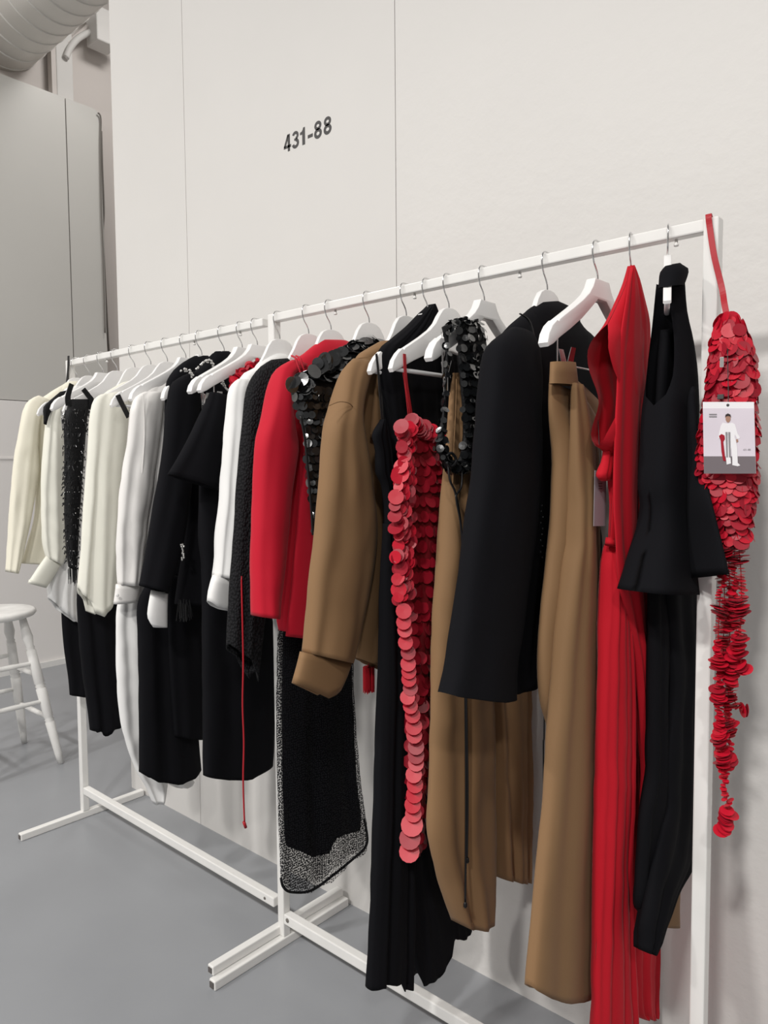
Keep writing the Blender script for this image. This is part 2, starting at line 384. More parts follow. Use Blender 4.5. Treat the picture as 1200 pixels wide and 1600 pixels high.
# ------------------------------------------------------------------ hangers (shared meshes, local origin = rail top)
def extrude_profile(poly, hw, bev):
    bm = bmesh.new()
    vs = [bm.verts.new((-hw, y, z)) for y, z in poly]
    f = bm.faces.new(vs)
    r = bmesh.ops.extrude_face_region(bm, geom=[f])
    for v in r['geom']:
        if isinstance(v, bmesh.types.BMVert): v.co.x = hw
    bmesh.ops.recalc_face_normals(bm, faces=bm.faces[:])
    ed = [e for e in bm.edges if abs(e.verts[0].co.x-e.verts[1].co.x) < 1e-6]
    bmesh.ops.bevel(bm, geom=ed, offset=bev, segments=2, profile=0.5, affect='EDGES')
    me = bpy.data.meshes.new('hanger_body'); bm.to_mesh(me); bm.free()
    for p in me.polygons: p.use_smooth = True
    me.materials.append(M['white_wood']); me.set_sharp_from_angle(angle=0.6)
    return me
up = [(0, -.070), (.018, -.072), (.033, -.079), (.047, -.094), (.060, -.111), (.080, -.127), (.115, -.147), (.150, -.165), (.172, -.176), (.175, -.180), (.181, -.178), (.196, -.189), (.210, -.205), (.217, -.222)]
lo = [(.212, -.229), (.196, -.223), (.176, -.214), (.140, -.199), (.100, -.184), (.060, -.172), (0, -.166)]
dome = up + lo
DOME = extrude_profile([(y*.94, z) for y, z in dome] + [(-y*.94, z) for y, z in dome[::-1] if y > 1e-6], 0.0065, 0.002)
up = [(0, -.070), (.018, -.072), (.033, -.079), (.045, -.094), (.056, -.115), (.074, -.142), (.10, -.170), (.13, -.194), (.155, -.212), (.164, -.226)]
lo = [(.158, -.233), (.13, -.220), (.09, -.204), (.05, -.192), (0, -.186)]
dome = up + lo
SLOPED = extrude_profile([(y, z) for y, z in dome] + [(-y, z) for y, z in dome[::-1] if y > 1e-6], 0.006, 0.002)
up = [(.030, -.070), (.040, -.088), (.055, -.104), (.080, -.121), (.115, -.141), (.150, -.160), (.172, -.172), (.175, -.176), (.181, -.175), (.198, -.187), (.211, -.204), (.217, -.222)]
lo = [(.211, -.229), (.194, -.222), (.170, -.207), (.130, -.186), (.085, -.160), (.045, -.132), (.018, -.112)]
sq = up + lo
fz = lambda z: -.07+(z+.07)*.92
SQUARE = extrude_profile([(y*.92, fz(z)) for y, z in sq] + [(-y*.92, fz(z)) for y, z in sq[::-1]], 0.0105, 0.003)
def mesh_of(mb, name, m, smooth=True):
    me = bpy.data.meshes.new(name); me.from_pydata([tuple(v) for v in mb.v], [], mb.f); me.update()
    if smooth:
        for p in me.polygons: p.use_smooth = True
    me.materials.append(m); return me
hp = [(0.023, -.018), (.0225, -.004), (.014, .0035), (0, .004), (-.013, .0035), (-.021, -.005), (-.0225, -.020), (-.017, -.036), (-.007, -.049), (-.001, -.061), (0, -.078)]
HOOK = mesh_of(MB().tube(curve([(0, y, z) for y, z in hp], 4), 0.0017, 8), 'hook', M['chrome'])
BAR = mesh_of(MB().tube([(0, -.183, -.2215), (0, .183, -.2215)], 0.0048, 10), 'trouser_bar', M['grey_bar'])
WIRE = mesh_of(MB().tube(curve([(0, -.150, -.185), (0, -.150, -.232), (0, -.144, -.240), (0, -.10, -.241), (0, .10, -.241), (0, .144, -.240), (0, .150, -.232), (0, .150, -.185)], 3), 0.0016, 6), 'clip_wire', M['chrome'])
cm = MB()
for s in (-1, 1):
    cm.slab([(s*.005, -.011, -.236), (s*.0065, .011, -.236), (s*.0042, .010, -.272), (s*.0042, -.010, -.272)], (s, 0, 0), .0014)
    cm.slab([(s*.005, -.010, -.238), (s*.005, .010, -.238), (s*.012, .008, -.210), (s*.012, -.008, -.210)], (s, 0, 0), .0014)
cm.lathe((-.007, 0, -.241), (1, 0, 0), [(0, .004), (.014, .004)], 10)
CLIP = mesh_of(cm, 'clip', M['chrome'], False)
HG = {}
def hanger(key, x, kind, label, yaw=0.0, clips=None, bar=None, dz=0.0, dy=0.0, sc=(1, 1)):
    z = RZ if x > XM else RZ-0.006
    h = thing('clothes_hanger', label, 'hanger', (x, RY+dy, z), 'white hangers on the rack')
    h.rotation_euler = (0, 0, yaw)
    for nm, me in [('hanger_body', {'s': SQUARE, 'd': DOME, 'n': SLOPED}[kind]), ('hook', HOOK)] + ([('trouser_bar', BAR)] if (kind == 'd' if bar is None else bar) else []) + ([('clip_wire', WIRE)] if clips else []):
        o = bpy.data.objects.new(nm, me); COL.objects.link(o); o.parent = h
        if nm != 'hook': o.scale = (1, sc[0], sc[1])
    for c in (clips or []):
        o = bpy.data.objects.new('clip', CLIP); COL.objects.link(o); o.parent = h; o.location = (0, c, 0)
    HG[key] = x
    return h
HX = [-2.745, -2.650, -2.550, -2.451, -2.331, -2.230, -2.131, -2.026, -1.941, -1.828, -1.742, -1.673,
      -1.576, -1.460, -1.376, -1.243, -1.125, -1.060, -1.001, -0.907, -0.756, -0.648, -0.582, -0.515]
HL = [('n', 'white hanger inside the cream jacket, last at the far left end', 0),
      ('d', 'round-shouldered white hanger carrying the cream shirt with the wide cuff', .05),
      ('s', 'flat-necked white hanger with clips just left of the black beaded top', .05),
      ('d', 'white hanger carrying the black beaded sleeveless top', .03),
      ('n', 'white hanger carrying the ivory cape blouse', 0),
      ('d', 'white hanger with a loose tip right of the ivory cape blouse collar', 0),
      ('d', 'long bare white hanger with a narrow black strap over its tip', 0),
      ('s', 'white clip hanger holding the white satin shirt', 0),
      ('s', 'white hanger under the collar of the left black wool jacket', 0),
      ('s', 'white hanger under the collar of the black beaded jacket', 0),
      ('s', 'rear of two crossed white clip hangers above the flared black skirt', .1),
      ('s', 'front of two crossed white clip hangers above the flared black skirt', -.02),
      ('n', 'white round hanger in the white shirt next to the middle post', 0),
      ('n', 'white hanger carrying the black dotted blouse, right of the middle post', 0),
      ('n', 'white hanger inside the red blazer', 0),
      ('n', 'white round hanger rising behind the black sequin top', 0),
      ('n', 'white round hanger rising behind the camel shirt collar', 0),
      ('d', 'white hanger covered by the black pleated dress, its tip showing a black strap', 0),
      ('d', 'bare white hanger with grey bar carrying the red sequin dress by a red strap', 0),
      ('s', 'white clip hanger under the black sequin halter', 0),
      ('n', 'white round hanger inside the big black blazer', 0),
      ('s', 'white square-necked clip hanger holding the camel wide trousers', -.03),
      ('n', 'white hanger inside the long red dress', .22),
      ('d', 'white hanger under the high-necked black top at the right end', .365)]
CL = {2: (-.15, .15), 7: (-.15, .15), 10: (-.14, .12), 11: (-.14, .12), 19: (-.13, .13), 21: (-.115, .14)}
SCL = {8: (.72, 1.0), 9: (.72, 1.0), 23: (.58, .68), 22: (.5, 1.0)}
for i, (x, (k, lab, yw)) in enumerate(zip(HX, HL)):
    hanger(i, x, k, lab, yw, CL.get(i), bar=(k == 'd'), sc=SCL.get(i, (1, 1)))

# ------------------------------------------------------------------ cloth lofting
def loft(name, x, rows, m, parent, t=0.03, xr=None, fold=None, wr=0.003, n=64, top=True, hem=True, slit=None, seed=0.0,
         e=0.85, step=0.016, label=None, ymax=-0.028, kind=None, ripple=0.0, hl=None, hs=0.7):
    """Cloth tube: every row = (uL,vL,uR,vR[,t]) gives its near and far edge in the plane x (far edge in plane xr);
    the cross-section is a flattened ring of half thickness t with folds."""
    xr = x if xr is None else xr
    P = []
    for r in rows:
        a = at_x(r[0], r[1], r[5] if len(r) > 5 else x)
        b = at_x(r[2], r[3] if r[3] else r[1], r[6] if len(r) > 6 else xr)
        if b.y > ymax:
            k = (ymax-a.y)/(b.y-a.y) if b.y != a.y else 1
            b = a + (b-a)*k
        if not r[3]: b.z = a.z
        P.append((a, b, r[4] if len(r) > 4 and r[4] is not None else t))
    # dense rows
    R = []
    for i in range(len(P)-1):
        q = [P[max(i-1, 0)], P[i], P[i+1], P[min(i+2, len(P)-1)]]
        k = max(2, int(max((q[2][0]-q[1][0]).length, (q[2][1]-q[1][1]).length)/step))
        for j in range(k):
            s = j/k; o = []
            for c in range(3):
                a, b, cc, d = (w_[c] for w_ in q)
                # limited tangents keep the outline from overshooting
                o.append(0.5*((b*2)+(cc-a)*s+(a*2-b*5+cc*4-d)*s*s+(b*3-a-cc*3+d)*s**3))
            R.append(o)
    R.append(list(P[-1]))
    m_ = len(R); rings = []; PHI = []; fk, f0, f1, fp = fold or (1, 0, 0, 0)
    z0, z1 = R[0][0].z, R[-1][0].z
    for i, (a, b, tt) in enumerate(R):
        s = i/(m_-1); C = (a+b)/2; d = (b-a); W = d.length/2
        if W < 1e-4: W = 1e-4; d = Vector((0, 1, 0))
        d.normalize(); nn = Vector((d.y, -d.x, 0)).normalized()   # towards +x
        if nn.x < 0: nn = -nn
        rho = Vector((C.x-CAM.x, C.y-CAM.y, 0)).normalized()
        dh = Vector((d.x, d.y, 0)).normalized()
        den = abs(dh.x*rho.y-dh.y*rho.x); K = abs(nn.x*rho.y-nn.y*rho.x)/max(den, .05)
        tt = min(tt, 0.85*W/max(K, .05))
        w_ = math.sqrt(max(W*W-(K*tt)**2, (0.25*W)**2))
        A = f0+(f1-f0)*s
        A = min(A, 0.6*tt + 0.25*A)
        phi = 0.0
        if slit and slit[0] <= s <= slit[1]:
            phi = slit[2]/PI*math.sin(PI*min(1, max(0, (s-slit[0])/(slit[1]-slit[0]))*(1-slit[3])+slit[3]))**.5
        PHI.append(phi)
        ring = []
        for j in range(n):
            th = 2*PI*j/n
            if slit: th = PI*(-1+phi) + 2*PI*(1-phi)*j/(n-1)
            c, sn = math.cos(th), math.sin(th)
            cc = math.copysign(abs(c)**e, c); ss = math.copysign(abs(sn)**e, sn)
            nz = noise.noise(Vector((cc*1.3+seed, C.z*2.2, seed*1.7)))
            ph = fp + nz*1.1 + (0.5 if sn > 0 else 0)
            sa, sb = math.sin(fk*PI*cc+ph), math.sin(fk*1.7*PI*cc+2.1*ph+1)
            f = 0.72*A*(0.85*(sa+.35*math.sin(2*(fk*PI*cc+ph)+.8))+0.42*sb)*(1-abs(cc)**5)
            q = C + d*(w_*cc) + nn*(tt*ss + f)
            if wr:
                q2 = Vector((q.y*9+seed, q.z*4.5, seed+(3 if sn > 0 else 0)))
                q3 = Vector((q.y*14+q.z*6+seed*2, q.z*10-q.y*3, seed+(7 if sn > 0 else 0)))
                q += nn*(wr*(noise.noise(q2) + 0.5*noise.noise(q2*2.3) + 1.3*(0.25-abs(noise.noise(q3))))*min(1, 3*s+.15)) + d*(wr*0.5*noise.noise(Vector((q.z*7, seed+5, cc))))
            if ripple: q.z += ripple*s*s*math.sin(fk*2*th+seed)
            ring.append(q)
        rings.append(ring)
    if hl:        # hem line: the lower rows are let down (or taken up) to a polyline from the near to the far edge
        H = [at_x(u, v, x) for u, v in hl]; a, b, _t = R[-1]
        k0 = int(hs*(m_-1))
        hz = []
        y0, y1 = H[0].y, H[-1].y
        for q in rings[-1]:
            yy = min(max(q.y, min(y0, y1)), max(y0, y1)); zz = H[0].z if abs(yy-y0) < abs(yy-y1) else H[-1].z
            for p0, p1 in zip(H, H[1:]):
                if min(p0.y, p1.y) <= yy <= max(p0.y, p1.y) and abs(p1.y-p0.y) > 1e-6:
                    zz = p0.z+(p1.z-p0.z)*(yy-p0.y)/(p1.y-p0.y); break
            hz.append(zz-q.z)
        for i in range(k0, m_):
            f_ = (i-k0)/max(1, m_-1-k0)
            for j, q in enumerate(rings[i]): q.z += hz[j]*f_
    if hem:
        last = rings[-1]; c = sum(last, Vector())/n
        for sc, dz in ((0.93, 0.001), (0.84, 0.014)):
            rings.append([c+(q-c)*sc+Vector((0, 0, dz)) for q in last])
    vs = [q for r in rings for q in r]; fs = []
    L = len(rings)
    for i in range(L-1):
        s = i/(m_-1)
        for j in range(n):
            if slit and j == n-1 and i < m_-1 and max(PHI[i], PHI[i+1]) > 0: continue
            fs.append((i*n+j, i*n+(j+1) % n, (i+1)*n+(j+1) % n, (i+1)*n+j))
    if top: fs.append(tuple(range(n))[::-1])
    o = mkobj(name, vs, fs, m, parent, True, label, kind)
    o['_dummy'] = 0; del o['_dummy']
    return o, rings[:m_]

def disc_mesh(name, m, n=14):
    vs = []; fs = []
    for z in (0, 0.03):
        for k in range(n):
            a = 2*PI*k/n; vs.append(Vector((math.cos(a), math.sin(a), z)))
    vs.append(Vector((0, 0, -0.03))); vs.append(Vector((0, 0, 0.0)))
    for k in range(n):
        fs.append((k, (k+1) % n, n+(k+1) % n, n+k)); fs.append(((k+1) % n, k, 2*n)); fs.append((n+k, n+(k+1) % n, 2*n+1))
    mb = MB(); mb.add(vs, fs); me = mesh_of(mb, name, m, False); return me
DISC = {k: disc_mesh('sequin', M[k]) for k in ('red_sequin', 'red_sequin_dim', 'black_sequin')}
def disc_matrix(p, nrm, r, spin=0.0):
    nrm = Vector(nrm).normalized()
    return Matrix.Translation(p) @ nrm.to_track_quat('Z', 'Y').to_matrix().to_4x4() @ Matrix.Rotation(spin, 4, 'Z') @ Matrix.Diagonal((r, r, r, 1))
def put_discs(parent, items, limit=290, mass='sequin_mass'):
    """items: (matrix, mesh key, size on screen). The largest are objects of their own, the rest one stuff part."""
    items.sort(key=lambda q: -q[2])
    for mw, k, _ in items[:limit]:
        share('sequin', DISC[k], parent, mw)
    rest = items[limit:]
    if rest:
        mb = MB()
        for mw, k, _ in rest:
            me = DISC[k]
            mb.add([mw @ v.co for v in me.vertices], [tuple(p.vertices) for p in me.polygons])
        mb.build(mass, M[rest[0][1]], parent, False, None, 'stuff')
def scatter(rings, sp, r, keys, jit=0.25, tilt=0.3, lift=0.003, rr=0.0, sect=None):
    """fish-scale discs over a loft"""
    out = []; n = len(rings[0]); dist = 1e9; rowk = 0
    prev = None
    for i in range(1, len(rings)-1):
        near = rings[i][n//2]
        if prev is not None and (near-prev).length < sp*0.8: continue
        prev = near; rowk += 1
        ring = rings[i]; C = sum(ring, Vector())/n
        acc = sp*(0.5 if rowk % 2 else 0.0)
        for j in range(n):
            a, b = ring[j], ring[(j+1) % n]; L = (b-a).length; acc += L
            if acc < sp: continue
            acc -= sp
            p = (a+b)/2
            tg = (b-a).normalized(); tv = (rings[i+1][j]-rings[i-1][j])
            nr = tg.cross(tv)
            if nr.length < 1e-9: continue
            nr.normalize()
            if nr.dot(p-C) < 0: nr = -nr
            face = nr.dot((CAM-p).normalized())
            if sect and not sect(p, nr): continue
            N = nr + Vector((0, 0, tilt)) + Vector((random.uniform(-jit, jit), random.uniform(-jit, jit), random.uniform(-jit, jit)))
            rad = r*(1+random.uniform(-rr, rr))
            q = p + nr*(lift+random.uniform(0, lift))
            out.append((disc_matrix(q, N, rad, random.random()*6), random.choice(keys), (1 if face > -0.2 else 0)+rad))
    return out
def base(x, z=0.0, y=RY): return (x, y, z)
def lace(pts, r, n=6): return MB().tube(curve(pts, 8), r, n)
# ------------------------------------------------------------------ garments, right to left
# high-necked black top and trousers at the right end
x = HX[23]
g = thing('sleeveless_top', 'black sleeveless high-necked top with flared hem, hanging rightmost before the end post', 'top', base(x, 1.15))
loft('collar', x+.034, [(1040, 416, 1060, 411, .010), (1032, 424, 1073, 421, .020), (1030, 436, 1072, 434, .022), (1029, 448, 1067, 448, .022)], M['black_wool'], g, t=.02, n=40, wr=.001, hem=False, top=True)
loft('collar', x, [(1042, 414, 1062, 411, .010), (1038, 424, 1070, 422, .018), (1036, 448, 1066, 448, .020), (1034, 480, 1066, 480, .020)], M['black_wool'], g, t=.02, n=40, wr=.001, hem=False)
body, rg = loft('bodice', x, [(1028, 440, 1067, 440, .022), (1024, 490, 1070, 490, .026), (1019, 540, 1079, 540, .030), (1014, 590, 1084, 590, .034), (1008, 632, 1085, 640, .036), (1004, 700, 1083, 700, .036), (1001, 760, 1081, 760, .036), (1003, 790, 1079, 790, .036),
    (998, 828, 1080, 828, .040), (986, 868, 1081, 866, .046), (968, 924, 1083, 924, .055)], M['black_wool'], g, xr=x+.03, t=.03, n=96, wr=.0015, top=False, slit=(0.0, 0.385, 0.85, .12), seed=1.0, e=.6)
def yrow(uL, vL, uR, vR, t, yL, yR): return (uL, vL, uR, vR, t, at_y(uL, vL, yL).x, at_y(uR, vR, yR).x)
loft('back_panel', x, [yrow(1076, 640, 1084, 600, .006, -.288, -.30), yrow(1074, 680, 1089, 660, .006, -.288, -.30), yrow(1074, 730, 1097, 720, .006, -.288, -.30), yrow(1074, 785, 1112, 785, .007, -.288, -.345), yrow(1075, 830, 1123, 830, .008, -.288, -.345), yrow(1076, 870, 1132, 866, .009, -.288, -.345), yrow(1077, 904, 1139, 897, .010, -.288, -.345)], M['black_wool'], g, n=40, wr=.001, seed=2)
loft('inner_layer', x, [(1032, 515, 1052, 515), (1028, 560, 1056, 560), (1024, 640, 1060, 640)], M['black_crepe'], g, t=.012, n=24, wr=.001)
g = thing('trousers', 'black draped trousers hanging beneath the high-necked black top at right', 'trousers', base(x, .45))
loft('leg', x-.012, [(1028, 640, 1056, 640, .010), (1020, 800, 1062, 800, .012), (1012, 927, 1052, 927, .015), (1012, 1000, 1046, 1000, .016), (1012, 1100, 1044, 1100, .016), (1011, 1211, 1045, 1211), (1000, 1279, 1038, 1279), (994, 1350, 1032, 1350), (991, 1405, 1029, 1405), (995, 1424, 1025, 1424), (1004, 1430, 1016, 1430)], M['black_crepe'], g, t=.016, fold=(1.5, .002, .004, 0), seed=3)
loft('leg', x+.006, [(1040, 640, 1066, 640, .010), (1040, 800, 1082, 800, .014), (1036, 927, 1090, 905), (1040, 1003, 1094, 1003), (1043, 1069, 1095, 1069), (1040, 1123, 1088, 1123), (1038, 1180, 1091, 1180), (1036, 1256, 1087, 1256), (1030, 1290, 1091, 1292), (1020, 1340, 1084, 1340), (1006, 1395, 1056, 1395), (996, 1450, 1036, 1450), (996, 1484, 1022, 1489)], M['black_crepe'], g, t=.020, fold=(2, .003, .006, 1), seed=4)

# long red dress
x = HX[22]
g = thing('dress', 'long red jersey dress with draped armhole and pleated skirt, left of the high-necked black top', 'dress', base(x, .1))
loft('bodice', x, [(981, 416, 991, 414, .008), (974, 436, 999, 438, .014), (961, 470, 1006, 470, .018), (944, 506, 1012, 500, .022), (922, 536, 1013, 530, .026), (916, 556, 1012, 550, .028), (920, 580, 1011, 576, .028), (930, 606, 1011, 600, .028), (935, 630, 1010, 625, .026), (930, 654, 1009, 650, .026), (924, 678, 1008, 675, .026), (930, 696, 1007, 695, .022), (944, 706, 1006, 705, .018), (948, 740, 1004, 740, .015), (952, 790, 1003, 790, .014), (949, 848, 1004, 846, .013)], M['red_jersey'], g, fold=(2.2, .001, .004, .5), wr=.002, seed=5, hem=False, slit=(.235, .70, .85, 0), n=96)
loft('armhole_drape', x, [(942, 690, 960, 690, .006), (940, 712, 960, 712, .009), (934, 732, 958, 732, .011), (932, 744, 956, 742, .010), (940, 752, 956, 750, .005)], M['red_jersey'], g, n=40, wr=.004, seed=7, fold=(2, .002, .003, 0))
loft('waistband', x+.006, [(946, 842, 962, 846, .008), (945, 850, 962, 856, .009)], M['red_jersey'], g, n=32, wr=0)
loft('skirt_panel', x, [(947, 850, 972, 852, .014), (940, 880, 980, 880, .020), (936, 958, 982, 958, .024), (934, 1085, 990, 1085), (932, 1243, 988, 1243), (930, 1300, 986, 1300), (928, 1398, 986, 1398), (926, 1540, 992, 1540), (926, 1700, 1000, 1700), (928, 1800, 1004, 1800)], M['red_jersey'], g, t=.024, fold=(5, .004, .009, .3), wr=.003, seed=8, n=90)
loft('wrap_panel', x+.022, [(986, 418, 992, 417, .003), (978, 470, 1006, 470, .004), (968, 540, 1012, 530, .005), (962, 640, 1008, 630, .006), (958, 740, 1004, 740, .007), (961, 846, 1004, 846, .007), (968, 925, 1010, 925, .010), (985, 1015, 1013, 1010, .012), (993, 1085, 1014, 1085, .012), (1000, 1160, 1013, 1160, .010), (1004, 1210, 1011, 1210, .007), (1000, 1260, 1005, 1262, .004)], M['red_jersey'], g, fold=(2, .002, .006, 1), wr=.002, seed=9, n=48)
loft('back_panel', x-.02, [(970, 880, 1008, 880, .006), (980, 1040, 1010, 1040, .008), (984, 1200, 1011, 1200, .010), (984, 1330, 1022, 1330, .012), (986, 1449, 1036, 1449), (986, 1554, 1042, 1554), (990, 1584, 1036, 1580), (1000, 1592, 1025, 1588)], M['red_jersey'], g, t=.012, fold=(2, .004, .007, .8), wr=.003, seed=10)

# camel trouser hem behind the black trousers
x = -.535
g = thing('trousers', 'camel trousers of which only a hem corner shows behind the black draped trousers', 'trousers', base(x, .5))
loft('leg', x, [(1034, 900, 1062, 900, .008), (1034, 1200, 1062, 1200), (1034, 1380, 1062, 1380), (1036, 1448, 1062, 1448)], M['camel'], g, t=.008, n=32, seed=60)

# camel trousers on clips
x = HX[21]
g = thing('trousers', 'camel wide-leg trousers clipped to the square-necked hanger, left of the red dress', 'trousers', base(x, .35))
loft('waistband', x, [(860, 565, 899, 567, .012), (858, 599, 903, 603, .013)], M['camel'], g, n=40, wr=.001, hem=False)
loft('waistband', x-.02, [(897, 592, 946, 640, .006), (899, 625, 946, 668, .007)], M['camel'], g, n=32, wr=.001, hem=False)
loft('leg', x-.016, [(858, 597, 915, 625, .012), (857, 640, 935, 660, .016), (860, 684, 938, 690), (862, 725, 938, 725), (858, 820, 936, 820), (852, 880, 936, 880), (844, 958, 936, 958), (840, 1030, 936, 1030), (844, 1095, 936, 1095), (856, 1150, 934, 1150), (858, 1250, 930, 1250), (850, 1400, 928, 1400), (846, 1500, 928, 1500), (846, 1540, 928, 1558)], M['camel'], g, t=.026, fold=(1.5, .003, .006, .4), wr=.002, seed=11)
loft('leg', x+.014, [(893, 597, 911, 604, .008), (890, 700, 928, 700, .016), (882, 820, 928, 820), (875, 900, 930, 900), (867, 990, 931, 990), (860, 1090, 931, 1090), (855, 1150, 931, 1150), (849, 1250, 930, 1250), (841, 1340, 929, 1340), (833, 1433, 929, 1433), (824, 1535, 928, 1535)], M['camel'], g, t=.026, fold=(1.2, .002, .005, 0), wr=.002, seed=12, n=72, hs=.94, e=.7, hl=[(824, 1533), (829, 1543), (845, 1552), (862, 1558), (893, 1557), (928, 1548)])
tg = thing('swing_tag', 'grey paper swing tag hanging between the camel trousers and the red dress', 'tag', at_x(938, 780, -.60))
P = [at_x(929, 735, -.60), at_x(947, 735, -.60), at_x(945, 822, -.60), at_x(927, 822, -.60)]
MB().slab(P, (1, -.3, 0), .0012).build('card', M['tag_grey'], tg)
mb = MB()
for k in range(3):
    v = 755+k*4
    mb.slab([at_x(935, v, -.596), at_x(941, v, -.596), at_x(941, v+1.2, -.596), at_x(935, v+1.2, -.596)], (1, -.3, 0), .0004)
mb.build('text_lines', M['ink'], tg)
MB().tube([at_x(938, 737, -.60), at_x(936, 690, -.605), at_x(934, 640, -.61)], .0008, 5).build('thread', M['ink'], tg)

# big black blazer
x = HX[20]
g = thing('blazer', 'large black wool blazer hanging between the black sequin halter and the camel trousers', 'jacket', base(x, .95))
loft('collar', x, [(841, 473, 872, 471, .010), (824, 484, 893, 482, .022), (812, 498, 903, 494, .026), (806, 508, 905, 508, .028)], M['black_wool'], g, n=48, wr=.001, hem=False)
loft('body', x, [(838, 474, 880, 474, .008), (815, 492, 893, 486, .02), (790, 514, 910, 512, .028), (772, 545, 930, 536, .034), (768, 600, 942, 590, .036), (768, 700, 944, 690, .036), (770, 800, 944, 790), (770, 900, 942, 890), (772, 1000, 850, 0), (774, 1060, 848, 0), (776, 1088, 846, 0)], M['black_wool'], g, t=.034, fold=(1.5, .001, .004, 0), wr=.002, seed=13)
loft('sleeve', x+.030, [(800, 510, 832, 522, .010), (780, 520, 840, 545, .024), (762, 535, 842, 575, .032), (754, 560, 843, 600), (749, 610, 842, 650), (744, 670, 842, 710), (737, 750, 838, 775), (727, 820, 832, 840), (714, 925, 818, 935), (700, 1030, 806, 1035), (690, 1076, 802, 1078), (688, 1082, 802, 1084)], M['black_wool'], g, t=.036, fold=(1, .001, .004, .5), wr=.003, seed=14, e=.75, hs=.95, hl=[(688, 1080), (700, 1085), (765, 1092), (803, 1088)])
MB().ribbon(curve([at_x(812, 490, x+.034), at_x(826, 500, x+.036), at_x(834, 525, x+.040), at_x(838, 560, x+.040), at_x(841, 600, x+.040)], 6), (0, .004, .001), .003).build('loop_strap', M['black_lining'], g)
mb = MB()
for k in range(10):
    p = at_x(846+random.uniform(-3, 3), 790+k*9, x+.037); mb.lathe(p, (1, 0, 0), [(0, .002), (.003, .0015)], 8)
mb.build('bead_trim', M['glass_bead'], g, True, kind='stuff')
o = lace([at_x(851, 1080, -.70), at_x(850, 1150, -.70), at_x(849, 1170, -.70), at_x(850, 1300, -.70)], .0015).build('hanging_cord', M['black_lining'], None, True)
tag(o, 'thin black cord dangling between the two pairs of camel trousers', 'cord')

# camel trousers under the halter, halter with ties
x = HX[19]
g = thing('trousers', 'camel tapered trousers showing through the black sequin halter', 'trousers', base(x, .40))
loft('leg', x+.004, [(704, 583, 722, 583, .008), (703, 600, 728, 600, .010), (697, 680, 740, 680, .016), (692, 742, 752, 742, .02), (685, 815, 760, 815), (678, 925, 762, 925), (674, 1030, 768, 1030), (671, 1170, 772, 1170), (667, 1280, 773, 1280), (671, 1327, 773, 1327), (683, 1373, 772, 1373), (698, 1418, 771, 1416), (706, 1438, 770, 1438)], M['camel'], g, t=.034, fold=(1.5, .002, .010, .2), wr=.004, seed=15, n=72, hs=.92, hl=[(706, 1438), (727, 1448), (745, 1443), (768, 1434), (771, 1420)])
loft('leg', x-.022, [(722, 583, 740, 583, .008), (735, 700, 790, 700, .014), (745, 850, 812, 850), (755, 1000, 830, 1000), (760, 1093, 841, 1093), (764, 1200, 845, 1200), (768, 1290, 847, 1300), (770, 1335, 843, 1335), (774, 1364, 830, 1372)], M['camel'], g, t=.028, fold=(2.2, .003, .010, .8), wr=.004, seed=16, n=72, hs=.95, hl=[(774, 1370), (800, 1374), (828, 1377)])
MB().tube(curve([at_x(713, 592, x+.024), at_x(712, 640, x+.024), at_x(709, 700, x+.032), at_x(707, 760, x+.045)], 5), .0009, 5).build('centre_seam', M['camel'], g)
g = thing('halter_top', 'black sequin halter looped over a hanger with long black ties', 'top', base(x, 1.38))
ls, r1 = loft('halter_band', x+.026, [(700, 500, 744, 502, .004), (714, 516, 756, 517, .010), (716, 560, 762, 560, .011), (719, 600, 762, 600, .011), (722, 640, 760, 640, .011), (723, 680, 757, 680, .011), (718, 712, 752, 712, .012), (706, 736, 738, 738, .008)], M['bead'], g, n=40, wr=.001)
ls, r2 = loft('halter_band', x+.03, [(690, 512, 700, 506, .003), (696, 540, 701, 540, .004), (694, 600, 698, 600, .004), (692, 640, 696, 640, .005), (685, 672, 695, 674, .007), (681, 700, 697, 703, .008), (690, 722, 708, 726, .008)], M['bead'], g, n=24, wr=.001)
ls, r3 = loft('neck_trim', x+.028, [(692, 520, 704, 506, .006), (706, 509, 718, 500, .008), (722, 507, 732, 498, .008), (738, 512, 748, 508, .006)], M['bead'], g, n=24, wr=.001)
ls, r4 = loft('lower_trim', x+.034, [(692, 715, 700, 735, .006), (706, 718, 710, 742, .009), (720, 722, 722, 742, .009), (734, 720, 736, 738, .006)], M['bead'], g, n=24, wr=.001)
it = scatter(r1, .0105, .0075, ['black_sequin'], .45, .2, .002, .3, lambda p, nr: nr.x > -.2) + scatter(r2, .008, .0065, ['black_sequin'], .4, .3, .002, .3) + scatter(r3, .007, .007, ['black_sequin'], .5, .4, .002, .3) + scatter(r4, .007, .0075, ['black_sequin'], .5, .3, .002, .3)
put_discs(g, it, 270)
mb = lace([at_x(700, 725, x+.045), at_x(703, 750, x+.05), at_x(712, 772, x+.052), at_x(720, 820, x+.054), at_x(724, 900, x+.05), at_x(726, 1000, x+.046), at_x(727, 1100, x+.042), at_x(728, 1200, x+.044), at_x(728, 1300, x+.044), at_x(727, 1408, x+.042)], .0022)
tie_a = mb.build('tie', M['black_lining'], g, True)
tie_b = lace([at_x(722, 735, x+.045), at_x(721, 760, x+.052), at_x(714, 772, x+.053), at_x(713, 782, x+.055), at_x(722, 840, x+.056), at_x(725, 960, x+.054), at_x(729, 1100, x+.048), at_x(731, 1240, x+.048), at_x(730, 1338, x+.048)], .0020).build('tie', M['black_lining'], g, True)
for u, v, tie_ in ((727, 1412, tie_a), (730, 1342, tie_b)):
    MB().lathe(at_x(u, v, x+.043), (0, 0, -1), [(-.004, .002), (0, .004), (.006, .0042), (.009, .002)], 8).build('tie_end', M['black_lining'], tie_, True)
